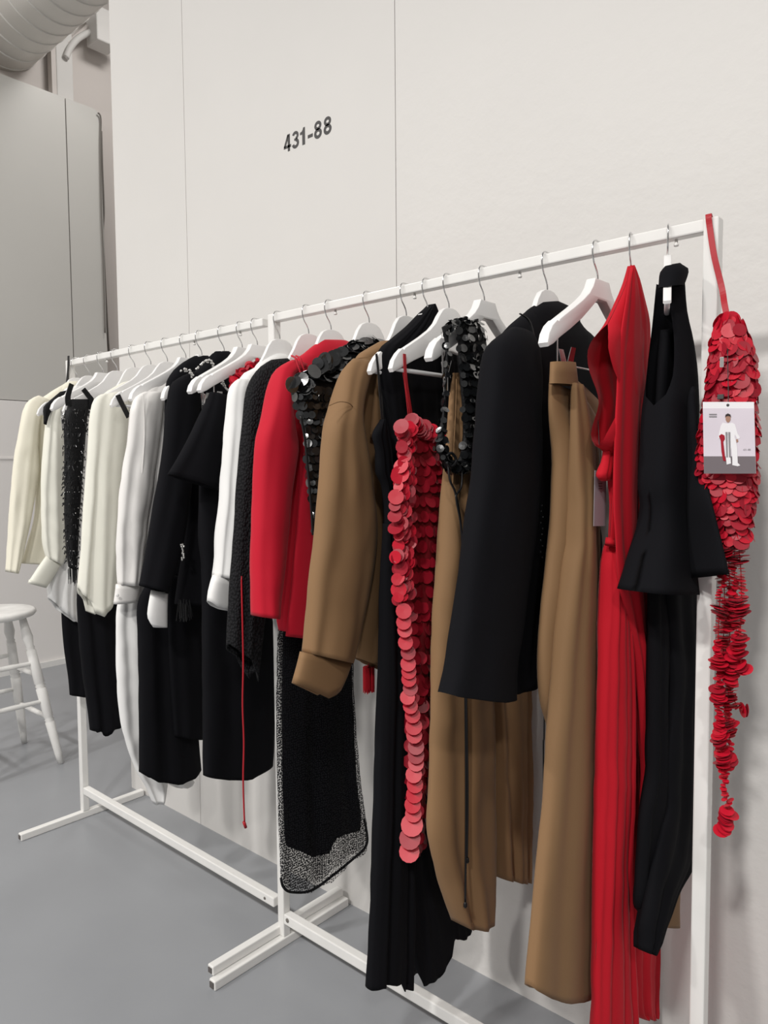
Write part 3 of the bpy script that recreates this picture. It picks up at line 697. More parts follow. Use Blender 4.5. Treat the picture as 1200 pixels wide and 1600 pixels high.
MB().tube(curve([at_x(698, 712, x+.044), at_x(706, 708, x+.048), at_x(713, 720, x+.05), at_x(705, 730, x+.05), at_x(698, 722, x+.048)], 4), .003, 6).build('bow_knot', M['black_lining'], g, True)

# red sequin strap dress
x = HX[18]
g = thing('sequin_dress', 'red sequin slip dress hung by a thin red strap from a bare hanger tip', 'dress', base(x, .6))
sp = [at_x(632, 553, x+.009), at_x(634, 590, x+.012), at_x(639, 625, x+.012), at_x(644, 656, x+.010)]
MB().ribbon(curve(sp, 5), (0, .0085, 0), .0012).build('strap', M['red_strap'], g)
sp = [at_x(632, 553, x+.004), at_x(631, 580, x-.010), at_x(635, 610, x-.006), at_x(640, 656, x)]
MB().ribbon(curve(sp, 5), (0, .0075, 0), .0012).build('strap', M['red_strap'], g)
ls, r1 = loft('body', x, [(634, 660, 652, 656, .010), (628, 690, 690, 684, .018), (628, 760, 692, 760, .02), (626, 840, 690, 840, .02), (626, 900, 686, 900, .018), (630, 960, 680, 960, .016), (634, 1040, 670, 1040, .014), (636, 1150, 668, 1150, .012), (638, 1250, 664, 1250, .011), (634, 1336, 656, 1336, .010)], M['red_core'], g, fold=(1.5, .002, .005, 0), wr=.002, seed=17)
it = []
RD = [(636, 841, 13), (636, 866, 12), (630, 885, 12), (642, 905, 13), (634, 925, 12), (643, 943, 12)]
big = [(545, 385, 36), (545, 435, 34), (550, 470, 34), (553, 525, 34), (565, 570, 34), (565, 620, 35), (568, 655, 34), (568, 690, 34), (575, 730, 34), (562, 770, 34), (575, 810, 34), (585, 850, 35), (590, 900, 38), (592, 940, 36), (600, 990, 37), (600, 1030, 37), (600, 1065, 36), (590, 1115, 37), (595, 1160, 37), (592, 1205, 37), (585, 1250, 37), (588, 1290, 37), (582, 1340, 50), (573, 1400, 48), (570, 1460, 46)]
seq = [(440+X/2.857, 820+Y/2.857, R/2.857) for X, Y, R in big]
k = 0
for (u, v, r) in seq[::-1]:
    p = at_x(u, v, x+.030+.0006*k); k += 1
    sc = ((p-CAM).dot(CF))/FPX
    N = (CAM-p).normalized()*1.0 + Vector((random.uniform(-.12, .12), random.uniform(-.1, .1), .16))
    it.append((disc_matrix(p, N, r*sc, 0), 'red_sequin' if random.random() < .75 else 'red_sequin_dim', 9))
for k in range(120):      # clusters down the front edge above the long strand
    v = 666 + k*2.3; u = 633 + 6*math.sin(k*.9) + random.uniform(-7, 7) - (4 if v > 760 else 0)
    r = random.uniform(8, 13)
    p = at_x(u, v, x+.024+random.uniform(0, .012)); sc = ((p-CAM).dot(CF))/FPX
    N = (CAM-p).normalized() + Vector((random.uniform(-.5, .5), random.uniform(-.4, .4), random.uniform(-.1, .5)))
    it.append((disc_matrix(p, N, r*sc, 0), random.choice(['red_sequin', 'red_sequin', 'red_sequin_dim']), 8))
for k in range(26):      # top edge
    s = k/25; u = 642+s*46; v = 657+s*26+random.uniform(-5, 9); r = random.uniform(8, 12)
    p = at_x(u, v, x+.022+random.uniform(0, .008)); sc = ((p-CAM).dot(CF))/FPX
    N = (CAM-p).normalized() + Vector((random.uniform(-.4, .4), random.uniform(-.4, .4), random.uniform(0, .5)))
    it.append((disc_matrix(p, N, r*sc, 0), random.choice(['red_sequin', 'red_sequin_dim']), 8))
it += scatter(r1, .021, .0145, ['red_sequin_dim'], .25, .25, .002, .15, lambda p, nr: nr.x > -.3)  # inner discs all use the darker copy, their shade is in the colour
put_discs(g, it, 290)

# black pleated dress and black camisole dress
x = HX[17]
g = thing('pleated_dress', 'black pleated high-neck dress draped over a covered hanger behind the red sequin dress', 'dress', base(x, .35))
loft('body', x, [(669, 476, 679, 475, .010), (656, 488, 684, 490, .016), (636, 509, 692, 510, .02), (612, 529, 704, 528, .022), (593, 547, 712, 546, .022), (592, 580, 716, 580, .022), (600, 650, 716, 650, .022), (604, 750, 712, 750), (604, 900, 706, 900), (604, 1050, 704, 1050), (608, 1200, 704, 1200), (614, 1330, 710, 1330), (626, 1430, 728, 1430), (640, 1500, 734, 1500)], M['black_crepe'], g, t=.026, fold=(7, .004, .003, 0), wr=.002, seed=18, n=110, hs=.8, e=.7, hl=[(640, 1500), (652, 1536), (674, 1521), (692, 1494), (698, 1460), (716, 1463), (734, 1448)])
g = thing('camisole_dress', 'long black camisole dress hung by a thin black strap, left of the red sequin dress', 'dress', base(x+.03, .3))
for du, dx in ((0, .012), (2, -.006)):
    MB().ribbon(curve([at_x(588, 553, x+.01), at_x(591+du, 580, x+dx), at_x(594+du, 620, x+dx+.01), at_x(598, 662, x+.03)], 5), (0, .006, 0), .0012).build('strap', M['black_lining'], g)
loft('body', x+.030, [(595, 655, 602, 655, .006), (586, 668, 606, 668, .010), (581, 681, 609, 684, .011), (586, 705, 612, 705, .011), (586, 738, 613, 738, .012), (594, 755, 613, 755, .011), (600, 790, 613, 790, .010), (600, 822, 612, 822, .010)], M['black_crepe'], g, fold=(2.5, .002, .004, 0), wr=.003, seed=19, n=48, hem=False)
loft('skirt', x+.030, [(599, 818, 614, 818, .010), (596, 870, 632, 870, .014), (594, 925, 640, 925, .018), (592, 1030, 645, 1030), (589, 1135, 646, 1135), (585, 1275, 646, 1275), (582, 1373, 645, 1373), (578, 1467, 644, 1467), (575, 1538, 642, 1536)], M['black_crepe'], g, t=.022, fold=(2.6, .003, .008, .5), wr=.003, seed=20, n=90, hs=.85, e=.7, hl=[(575, 1548), (588, 1538), (616, 1530), (621, 1543), (642, 1540)])

# camel shirt
x = HX[16]
g = thing('shirt', 'camel long-sleeved shirt with a deep pointed cuff, right of the red blazer', 'shirt', base(x, .95))
loft('collar', x, [(594, 533, 618, 532, .010), (580, 541, 628, 538, .022), (562, 552, 640, 546, .026), (556, 560, 645, 556, .026)], M['camel'], g, n=40, wr=.001, hem=False)
loft('body', x, [(590, 535, 620, 534, .010), (560, 555, 640, 552, .024), (548, 585, 655, 580, .03), (550, 640, 660, 640), (556, 740, 664, 740), (556, 850, 660, 850), (552, 950, 656, 960), (548, 1000, 652, 1030), (552, 1026, 640, 1066)], M['camel'], g, t=.030, fold=(1.6, .002, .006, .3), wr=.003, seed=21)
loft('placket', x+.034, [(592, 560, 606, 556, .004), (586, 600, 606, 596, .005), (582, 640, 600, 650, .005), (578, 684, 588, 690, .004)], M['camel'], g, n=24, wr=.001)
loft('sleeve', x+.030, [(552, 560, 590, 566, .010), (534, 578, 580, 590, .022), (522, 604, 570, 620, .03), (511, 640, 566, 655), (504, 672, 570, 690), (499, 735, 580, 745), (494, 800, 587, 810), (490, 845, 587, 850), (482, 907, 577, 915), (477, 960, 566, 970), (473, 1000, 556, 1012), (471, 1018, 549, 1036)], M['camel'], g, t=.036, fold=(1.3, .001, .006, .2), wr=.003, seed=22, n=80)
loft('cuff', x+.034, [(470, 1018, 548, 1036, .018), (464, 1042, 541, 1056, .018), (457, 1066, 532, 1076, .017)], M['camel'], g, n=48, wr=.001, hl=[(457, 1067), (480, 1077), (505, 1089), (518, 1083), (532, 1073)], hs=.3, e=.7)
MB().ribbon(curve([at_x(514, 634, x+.066), at_x(530, 628, x+.068), at_x(545, 630, x+.068), at_x(553, 638, x+.060)], 4), (0, 0, .0015), .0015).build('shoulder_seam', M['camel'], g)
p = at_x(576, 1055, x-.03)
g = thing('tassel', 'short red thread tassel showing below the camel shirt hem', 'tassel', p)
mb = MB()
for k in range(90):
    a = random.random()*6.28; rr = random.random()**.5*.013
    q = p+Vector((rr*math.cos(a), rr*math.sin(a), .02)); mb.tube([q, q+Vector((0, 0, -.05-random.random()*.012))], .0013, 4)
mb.build('fringe', M['red_strap'], g, kind='stuff')
MB().tube([p+Vector((0, 0, .02)), p+Vector((0, 0, .2))], .002, 6).build('cord', M['red_strap'], g)

# black sequin top
x = HX[15]
g = thing('sequined_blouse', 'black sequin sleeveless top with big overlapping shoulder discs, right of the red blazer', 'top', base(x, 1.15))
ls, r1 = loft('body', x+.016, [(560, 534, 586, 531, .008), (540, 546, 600, 542, .016), (505, 570, 600, 565, .024), (478, 585, 590, 590, .03), (456, 602, 580, 610, .032), (456, 620, 570, 625, .03), (468, 648, 566, 650, .024), (475, 672, 562, 675, .02), (479, 730, 560, 730, .018), (485, 790, 558, 790, .016), (490, 838, 556, 838, .016)], M['bead'], g, wr=.003, seed=23, n=72)
it = scatter(r1[:len(r1)*5//12], .017, .0155, ['black_sequin'], .35, .45, .003, .25, lambda p, nr: nr.x > -.3 or nr.y < -.2) + scatter(r1[len(r1)*5//12:], .011, .0085, ['black_sequin'], .45, .3, .002, .3, lambda p, nr: nr.x > -.1)
for k in range(26):
    u, v = random.choice([(518, 560), (505, 575), (470, 600), (524, 553)]); u += random.uniform(-14, 14); v += random.uniform(-8, 10)
    p = at_x(u, v, x+.05+random.uniform(0, .012)); N = (CAM-p).normalized()+Vector((random.uniform(-.6, .6), random.uniform(-.6, .6), random.uniform(0, .8)))
    it.append((disc_matrix(p, N, random.uniform(.012, .018), 0), 'black_sequin', 5))
put_discs(g, it, 290)
MB().tube(curve([at_x(470, 650, x+.040), at_x(477, 690, x+.036), at_x(481, 735, x+.034), at_x(486, 790, x+.032), at_x(489, 836, x+.03)], 5), .003, 6).build('edge_binding', M['black_lining'], g, True)
# dotted mesh trousers below
g = thing('mesh_skirt', 'long sheer black dotted net skirt with see-through hem, below the camel cuff', 'skirt', base(x-.172, .45))
loft('waist', x-.172, [(470, 590, 530, 586, .008), (460, 700, 540, 700, .010), (450, 860, 548, 860, .012)], M['black_crepe'], g, hem=False)
loft('net_layer', x-.172, [(446, 860, 548, 860, .012), (438, 940, 550, 940), (434, 1000, 551, 1040), (433, 1082, 554, 1116), (433, 1184, 561, 1204), (435, 1270, 567, 1270), (437, 1330, 573, 1330), (439, 1370, 573, 1370)], M['dot_net'], g, t=.016, fold=(2.5, .003, .012, 0), wr=.003, seed=24, n=84, top=False, hem=False, hs=.72, e=.7, hl=[(439, 1374), (446, 1388), (458, 1393), (487, 1390), (521, 1366), (554, 1339), (570, 1325), (573, 1309)])
loft('lining', x-.172, [(449, 850, 546, 850, .010), (442, 1000, 549, 1040), (441, 1184, 556, 1204), (444, 1290, 563, 1280), (448, 1315, 563, 1315)], M['black_crepe'], g, t=.010, fold=(2.5, .002, .005, 0), wr=.003, seed=24, n=64, hs=.8, hl=[(448, 1322), (470, 1330), (487, 1339), (510, 1330), (520, 1308), (554, 1298), (563, 1297)])
for pts in ([(439, 1372), (443, 1386), (456, 1394), (487, 1391), (521, 1367), (554, 1340), (570, 1325), (574, 1309), (569, 1280)], ):
    MB().tube(curve([at_x(u, v, x-.160) for u, v in pts], 6), .0035, 6).build('hem_edge', M['dot_knit'], g, True)

# red blazer
x = HX[14]
g = thing('blazer', 'bright red wool blazer right of the black dotted blouse', 'jacket', base(x, 1.0))
loft('collar', x, [(502, 531, 540, 532, .010), (488, 541, 556, 540, .022), (470, 556, 566, 552, .027)], M['red_wool'], g, n=40, wr=.001, hem=False)
loft('body', x, [(498, 534, 548, 534, .010), (478, 550, 562, 548, .024), (455, 566, 570, 566, .03), (442, 590, 575, 590, .034), (444, 660, 570, 660), (444, 800, 560, 800), (436, 920, 550, 920), (432, 960, 545, 970), (436, 985, 540, 1000)], M['red_wool'], g, t=.032, fold=(1.5, .001, .006, .2), wr=.002, seed=25)
loft('front_panel', x+.034, [(470, 680, 490, 690, .006), (466, 780, 500, 780, .008), (456, 900, 500, 900, .010), (449, 970, 500, 980, .010), (446, 994, 498, 1000, .010)], M['red_wool'], g, n=32, wr=.001)
loft('sleeve', x+.028, [(456, 562, 480, 570, .010), (432, 573, 460, 588, .024), (421, 590, 456, 612, .032), (414, 620, 456, 640), (406, 660, 460, 672), (398, 700, 464, 705), (394, 785, 452, 795), (392, 855, 447, 860), (392, 920, 441, 918), (393, 962, 437, 966)], M['red_wool'], g, t=.036, fold=(1, .001, .004, 0), wr=.003, seed=26)
g = thing('beaded_strap', 'double red beaded strap looped over the red blazer shoulder', 'strap', at_x(465, 570, x+.06))
for du in (0, 7):
    mb = MB()
    for q in curve([at_x(456+du, 556, x+.036), at_x(462+du, 560, x+.055), at_x(466+du, 572, x+.062), at_x(471+du, 586, x+.062)], 7):
        mb.lathe(q-Vector((0, 0, .002)), (0, 0, 1), [(0, .001), (.001, .0026), (.003, .0026), (.004, .001)], 8)
    mb.build('bead_row', M['red_sequin'], g, True, kind='stuff')

# black dotted blouse
x = HX[13]
g = thing('dotted_blouse', 'black dotted textured blouse with a draped pointed hem, left of the red blazer', 'blouse', base(x, .9))
loft('body', x, [(424, 562, 450, 560, .012), (408, 572, 456, 570, .024), (394, 589, 456, 588, .03), (384, 612, 440, 612), (380, 640, 436, 640), (374, 700, 430, 700), (369, 760, 426, 760), (365, 825, 422, 825), (360, 890, 418, 890), (356, 950, 412, 948), (353, 995, 402, 995)], M['dot_knit'], g, t=.034, fold=(1.3, .001, .008, .4), wr=.004, seed=27, hs=.8, hl=[(353, 985), (358, 1008), (379, 1028), (397, 1064), (403, 1030)])
o = lace([at_x(377, 900, x+.02), at_x(379, 980, x+.03), at_x(380, 1040, x+.03), at_x(379, 1100, x+.03), at_x(381, 1160, x+.03), at_x(380, 1220, x+.03), at_x(382, 1284, x+.03)], .0022).build('red_cord', M['red_strap'], None, True)
tag(o, 'long thin red cord dangling below the black dotted blouse', 'cord')
MB().tube([at_x(381, 1284, x+.03), at_x(384, 1293, x+.03)], .004, 6).build('cord_end', M['red_strap'], o, True)

# white shirt by the middle post
x = HX[12]
g = thing('shirt', 'white shirt with its sleeve hanging left of the black dotted blouse', 'shirt', base(x, 1.0))
loft('collar', x, [(428, 553, 444, 553, .010), (416, 558, 452, 557, .020), (404, 566, 455, 564, .024), (398, 574, 455, 572, .024)], M['white_cotton'], g, n=40, wr=.001, hem=False)
loft('body', x, [(420, 556, 448, 556, .012), (398, 574, 452, 572, .026), (376, 590, 452, 590, .03), (370, 640, 450, 640), (364, 800, 440, 800), (360, 920, 430, 920)], M['white_cotton'], g, t=.028, fold=(1.3, .001, .006, 0), wr=.003, seed=28)
loft('sleeve', x+.022, [(372, 592, 396, 594, .010), (362, 600, 396, 606, .02), (356, 615, 394, 620, .026), (351, 665, 388, 670), (347, 715, 384, 720), (341, 800, 380, 805), (336, 870, 372, 875), (333, 900, 366, 905)], M['white_cotton'], g, t=.030, fold=(1.2, .001, .006, .4), wr=.005, seed=29)
loft('cuff', x+.022, [(333, 898, 366, 905, .018), (326, 922, 362, 932, .018), (324, 938, 358, 950, .017)], M['white_cotton'], g, n=40, wr=.001, e=.7, hl=[(324, 938), (334, 947), (347, 953), (358, 955)], hs=.3)
# red ruffled trim
x = HX[11]
p = at_x(384, 585, x+.03)
g = thing('ruffle_trim', 'small cluster of crinkled red ruffles above the white shirt sleeve', 'trim', p)
it = []
for k in range(80):
    s = random.random(); u = 366+s*38+random.uniform(-3, 3); v = 596-s*24+random.uniform(-9, 9)
    q = at_x(u, v, x+.02+random.uniform(0, .03))
    N = Vector((random.uniform(-1, 1), random.uniform(-1, 1), random.uniform(-.6, 1)))
    it.append((disc_matrix(q, N, random.uniform(.007, .013), 0), random.choice(['red_sequin', 'red_sequin_dim']), 1))
put_discs(g, it, 80)
loft('ground', x+.03, [(372, 594, 380, 600, .008), (384, 582, 394, 592, .010), (398, 574, 404, 584, .008)], M['red_core'], g, n=20, wr=.001)

# flared black skirt on clips, black trousers below
g = thing('flared_skirt', 'short flared black skirt clipped to a hanger, left of the white shirt', 'skirt', base(x+.02, 1.25))
loft('skirt', x+.02, [(328, 612, 356, 619, .012), (322, 626, 356, 632, .018), (308, 655, 354, 662), (294, 685, 350, 695), (278, 714, 347, 730), (262, 741, 342, 766)], M['black_wool'], g, t=.024, fold=(1.2, .001, .004, 0), wr=.001, seed=30, e=.8)
g = thing('trousers', 'black straight trousers under the flared skirt, next to the middle post', 'trousers', base(x-.01, .6))
loft('leg', x-.012, [(322, 630, 352, 630, .010), (312, 760, 380, 760, .016), (311, 837, 400, 837), (316, 895, 415, 895), (317, 1049, 427, 1000), (318, 1150, 427, 1150), (318, 1205, 426, 1205)], M['black_crepe'], g, t=.030, fold=(1.3, .002, .006, 0), wr=.003, seed=31, n=80, hs=.9, e=.7, hl=[(318, 1212), (350, 1216), (382, 1214), (426, 1194)])

# black beaded jacket and black wool jacket
x = HX[9]
g = thing('jacket', 'black jacket with silver beaded trim and white cuff below, left of the flared skirt', 'jacket', base(x, 1.0))
loft('collar', x, [(336, 549, 358, 549, .010), (326, 560, 366, 556, .022), (318, 572, 370, 566, .026)], M['black_wool'], g, n=40, wr=.001, hem=False)
loft('body', x, [(332, 552, 362, 551, .010), (312, 574, 370, 566, .024), (296, 596, 374, 590, .03), (294, 660, 374, 660), (292, 760, 372, 760), (286, 850, 366, 850), (276, 920, 356, 920), (273, 944, 350, 946)], M['black_wool'], g, t=.030, fold=(1.4, .001, .006, .3), wr=.002, seed=32)
loft('sleeve', x+.026, [(300, 580, 318, 590, .010), (278, 590, 316, 602, .022), (265, 604, 314, 616, .03), (260, 640, 310, 650), (254, 700, 304, 705), (245, 760, 298, 765), (235, 820, 290, 822), (226, 870, 280, 872), (218, 914, 262, 928)], M['black_wool'], g, t=.032, fold=(1, .001, .004, 0), wr=.003, seed=33)
mb = MB()
for pl in ([(308, 576), (318, 566), (326, 564), (332, 570), (336, 578)], [(285, 578), (294, 580), (302, 588)], [(343, 585), (346, 596), (352, 604), (356, 612)], [(360, 574), (368, 578), (376, 580)], [(312, 602), (316, 612)], [(284, 850), (286, 862), (285, 874)]):
    for q in curve([at_x(u, v, x+.055) for u, v in pl], 6):
        q = q+Vector((random.uniform(-.003, .003),)*3); mb.lathe(q, (random.uniform(-1, 1), random.uniform(-1, 1), 1), [(-.0035, .001), (-.002, .003), (.002, .003), (.0035, .001)], 8)
mb.build('bead_trim', M['pearl'], g, True, kind='stuff')
mb = MB()
for k in range(40):
    q = at_x(278+random.uniform(0, 20), 940+random.uniform(-4, 4), x+.02); mb.tube([q, q+Vector((random.uniform(-.01, .01), random.uniform(-.01, .01), -.05))], .0012, 4)
mb.build('fringe', M['black_lining'], g, kind='stuff')
loft('white_cuff', x+.010, [(236, 922, 262, 926, .014), (231, 950, 261, 955, .015), (231, 966, 261, 974, .014), (239, 980, 261, 980, .010)], M['white_cotton'], g, n=32, wr=.001)
x = HX[8]
g = thing('jacket', 'black wool jacket mostly hidden behind the beaded black jacket', 'jacket', base(x, 1.0))
loft('body', x, [(304, 556, 326, 556, .010), (286, 566, 334, 564, .022), (266, 586, 338, 584, .03), (258, 620, 340, 620), (256, 760, 336, 760), (252, 900, 326, 900)], M['black_wool'], g, t=.028, fold=(1.3, .001, .005, 0), wr=.002, seed=34)
g = thing('trousers', 'long black trousers with rounded hem between white trousers and straight black trousers', 'trousers', base(x-.005, .5))
loft('leg', x-.006, [(284, 625, 326, 620, .008), (270, 760, 318, 760, .012), (244, 880, 300, 880, .014), (216, 940, 300, 930, .022), (216, 1000, 302, 1000), (217, 1082, 304, 1082), (218, 1160, 310, 1160), (218, 1204, 314, 1204)], M['black_crepe'], g, t=.030, fold=(1.8, .002, .007, 0), wr=.003, seed=35, n=72, hs=.88, e=.75, hl=[(218, 1206), (240, 1219), (272, 1222), (298, 1213), (314, 1200)])
loft('leg', x+.034, [(262, 900, 318, 900, .010), (262, 960, 319, 960, .014), (265, 1050, 322, 1050, .016), (270, 1120, 322, 1120, .016), (272, 1150, 318, 1156, .015)], M['black_crepe'], g, t=.016, fold=(1.3, .001, .004, .6), wr=.002, seed=36)

# white satin shirt and white trousers
x = HX[7]
g = thing('shirt', 'white satin shirt with a buttoned cuff, left of the black jackets', 'shirt', base(x, 1.0))
loft('body', x, [(238, 604, 276, 598, .010), (222, 614, 280, 610, .022), (214, 636, 284, 636, .026), (212, 700, 284, 700), (206, 800, 276, 800), (198, 900, 266, 900)], M['white_satin'], g, t=.026, fold=(1.3, .002, .007, .3), wr=.004, seed=37)
loft('sleeve', x+.020, [(226, 612, 258, 612, .010), (212, 620, 256, 622, .020), (203, 640, 254, 645, .026), (198, 690, 249, 692), (190, 740, 240, 745), (185, 790, 233, 795), (181, 850, 226, 850), (182, 895, 220, 892), (182, 914, 218, 914)], M['white_satin'], g, t=.028, fold=(1.1, .002, .007, .2), wr=.005, seed=38, n=72)
cuff, _ = loft('cuff', x+.022, [(181, 913, 218, 913, .017), (179, 930, 216, 928, .018), (177, 944, 214, 940, .018)], M['white_satin'], g, n=40, wr=.001)
MB().lathe(at_x(183.5, 930, x+.045), (1, -.6, 0), [(0, .0045), (.002, .0045), (.0025, .003)], 12).build('button', M['white_cotton'], cuff, True)
MB().tube(curve([at_x(224, 616, x+.048), at_x(226, 680, x+.050), at_x(222, 740, x+.05)], 5), .0012, 5).build('sleeve_seam', M['white_satin'], g)
g = thing('trousers', 'long white trousers hanging left of the long black trousers', 'trousers', base(x-.02, .4))
loft('leg', x-.02, [(226, 625, 258, 622, .008), (214, 780, 250, 780, .010), (192, 915, 236, 915, .014), (184, 950, 240, 950, .020), (181, 1032, 246, 1032), (187, 1118, 252, 1118), (198, 1164, 256, 1166), (213, 1206, 260, 1206), (228, 1232, 262, 1228), (238, 1257, 256, 1250)], M['white_cotton'], g, t=.024, fold=(1.5, .002, .008, .3), wr=.006, seed=39)
loft('leg', x-.045, [(225, 930, 262, 930, .012), (226, 1100, 276, 1100), (250, 1200, 292, 1200), (264, 1226, 304, 1222), (280, 1231, 298, 1228)], M['white_cotton'], g, t=.015, fold=(1.4, .002, .005, .3), wr=.003, seed=40)
x = HX[6]
o = MB().ribbon(curve([at_x(184, 617, x+.012), at_x(188, 626, x+.014), at_x(195, 640, x+.014), at_x(201, 652, x+.010)], 5), (0, .016, .004), .0015).build('black_strap', M['black_lining'])
tag(o, 'narrow black strap over a white hanger tip beside the white satin shirt', 'strap')

# ivory cape blouse
x = HX[5]
g = thing('cape_blouse', 'ivory blouse with wide draped cape sleeve and pointed hem', 'blouse', base(x, 1.0))
loft('collar', x-.06, [(190, 598, 222, 590, .010), (166, 612, 226, 600, .016), (160, 618, 228, 610, .018)], M['ivory'], g, n=40, wr=.001, hem=False)
loft('body', x-.03, [(166, 614, 214, 604, .012), (150, 628, 214, 622, .024), (146, 680, 212, 680, .028), (142, 800, 204, 800), (138, 900, 196, 900)], M['ivory'], g, t=.026, fold=(1.6, .002, .007, .1), wr=.003, seed=41)
loft('cape_sleeve', x+.004, [(158, 616, 200, 610, .010), (147, 624, 200, 622, .020), (141, 645, 200, 645, .026), (137, 690, 198, 690), (132, 760, 192, 760), (127, 840, 187, 840), (122, 900, 183, 900), (121, 922, 184, 922)], M['ivory'], g, t=.030, fold=(1.7, .002, .010, .3), wr=.003, seed=42, n=80, hs=.75, hl=[(121, 916), (125, 928), (139, 940), (143, 957), (155, 962), (172, 945), (184, 920)])

# black beaded top
x = HX[3]
g = thing('beaded_blouse', 'black beaded sleeveless top with narrow straps, left of the ivory blouse', 'top', base(x, 1.05))
for pts in ([(112, 600), (108, 612), (106, 622), (107, 634)], [(130, 608), (138, 618), (143, 626), (141, 640)]):
    MB().ribbon(curve([at_x(u, v, x+.028) for u, v in pts], 5), (0, .018, .004), .004).build('strap', M['bead'], g)
ls, r1 = loft('body', x+.018, [(108, 624, 142, 624, .010), (104, 640, 138, 642, .018), (99, 655, 136, 656), (100, 705, 132, 705), (100, 760, 128, 760), (101, 810, 124, 810), (103, 860, 122, 860), (107, 884, 120, 892)], M['bead'], g, t=.020, wr=.003, seed=43, n=48)
mb = MB()
for k in range(420):
    i = random.randrange(2, len(r1)-1); j = random.randrange(len(r1[0])); p = r1[i][j]; C = sum(r1[i], Vector())/len(r1[i])
    nr = (p-C).normalized()
    if nr.x < -.2 and nr.y > 0: continue
    ax = Vector((random.uniform(-.4, .4), random.uniform(-.5, .5), -1)).normalized(); L = random.uniform(.004, .016)
    mb.tube([p+nr*.003, p+nr*.004+ax*L], .0013, 5)
mb.build('bugle_beads', M['glass_bead'], g, False, kind='stuff')
mb = MB()
for k in range(110):
    i = random.randrange(2, len(r1)-1); j = random.randrange(len(r1[0])); p = r1[i][j]; C = sum(r1[i], Vector())/len(r1[i]); nr = (p-C).normalized()
    if nr.x < -.2 and nr.y > 0: continue
    mb.lathe(p+nr*.004, nr, [(-.0012, .0008), (0, .0016), (.0012, .0008)], 6)
mb.build('silver_beads', M['pearl'], g, True, kind='stuff')
mb = MB()
for k in range(30):
    q = at_x(106+random.random()*14, 884+random.random()*6, x+.02); mb.tube([q, q+Vector((0, 0, -.03-random.random()*.03))], .0012, 4)
mb.build('fringe', M['black_lining'], g, kind='stuff')

# cream shirt with gathered sleeve
x = HX[1]
g = thing('shirt', 'ivory shirt with gathered sleeve and wide folded cuff, left of the black beaded top', 'shirt', base(x, .95))
loft('body', x, [(104, 606, 132, 602, .010), (90, 620, 136, 616, .022), (84, 640, 138, 640, .028), (82, 760, 136, 760), (76, 880, 130, 880), (73, 905, 126, 905), (74, 930, 126, 930)], M['white_cotton'], g, t=.026, fold=(2, .002, .010, .3), wr=.003, seed=44, n=72, hs=.8, hl=[(74, 933), (98, 957), (120, 973), (126, 972)])
loft('sleeve', x+.022, [(88, 622, 108, 620, .010), (79, 630, 107, 630, .020), (73, 650, 104, 655, .026), (67, 700, 101, 705), (64, 760, 100, 765), (65, 830, 103, 835), (68, 858, 102, 868), (72, 872, 96, 884)], M['ivory'], g, t=.030, fold=(1.2, .002, .007, .3), wr=.005, seed=45, n=72)
loft('cuff', x+.024, [(72, 868, 96, 882, .016), (58, 888, 86, 898, .017), (43, 911, 72, 919, .017)], M['ivory'], g, n=40, wr=.001)
p = at_x(82, 640, x+.03)
g = thing('lace_top', 'scrap of black lace top showing between the cream jacket and the ivory shirt', 'top', p)
loft('strap', HX[2]-.06, [(94, 612, 104, 610, .006), (80, 624, 98, 620, .008), (68, 636, 84, 636, .008), (68, 650, 76, 652, .006), (68, 662, 73, 664, .004)], M['bead'], g, n=24, wr=.003, seed=46)

# cream jacket
x = HX[0]
g = thing('jacket', 'cream wool jacket, leftmost garment on the rack', 'jacket', base(x, 1.0))
loft('collar', x, [(106, 596, 124, 596, .010), (98, 601, 126, 600, .020), (88, 610, 128, 608, .024)], M['cream'], g, n=40, wr=.001, hem=False)
loft('body', x, [(100, 600, 122, 599, .012), (74, 616, 122, 612, .024), (56, 636, 122, 632, .03), (56, 700, 122, 700), (54, 800, 116, 800), (42, 850, 110, 850), (32, 880, 104, 884)], M['cream'], g, t=.028, fold=(1.4, .001, .006, .3), wr=.002, seed=47)
loft('sleeve', x+.022, [(60, 618, 78, 626, .010), (46, 625, 68, 638, .020), (36, 641, 62, 656, .028), (28, 680, 60, 690), (20, 730, 60, 735), (14, 805, 50, 800), (11, 860, 36, 862), (8, 893, 28, 896)], M['cream'], g, t=.030, fold=(1.2, .001, .005, .3), wr=.006, seed=48)
o = MB().ribbon(curve([at_y(107, 556, RY-.014), at_y(106.5, 575, RY-.016), at_y(104.5, 600, RY-.018), at_y(104, 640, RY-.014), at_y(104, 700, RY-.014)], 5), (.013, 0, 0), .002).build('black_strap', M['black_lining'])
tag(o, 'black ribbon hung over the far left end post of the rack', 'strap')

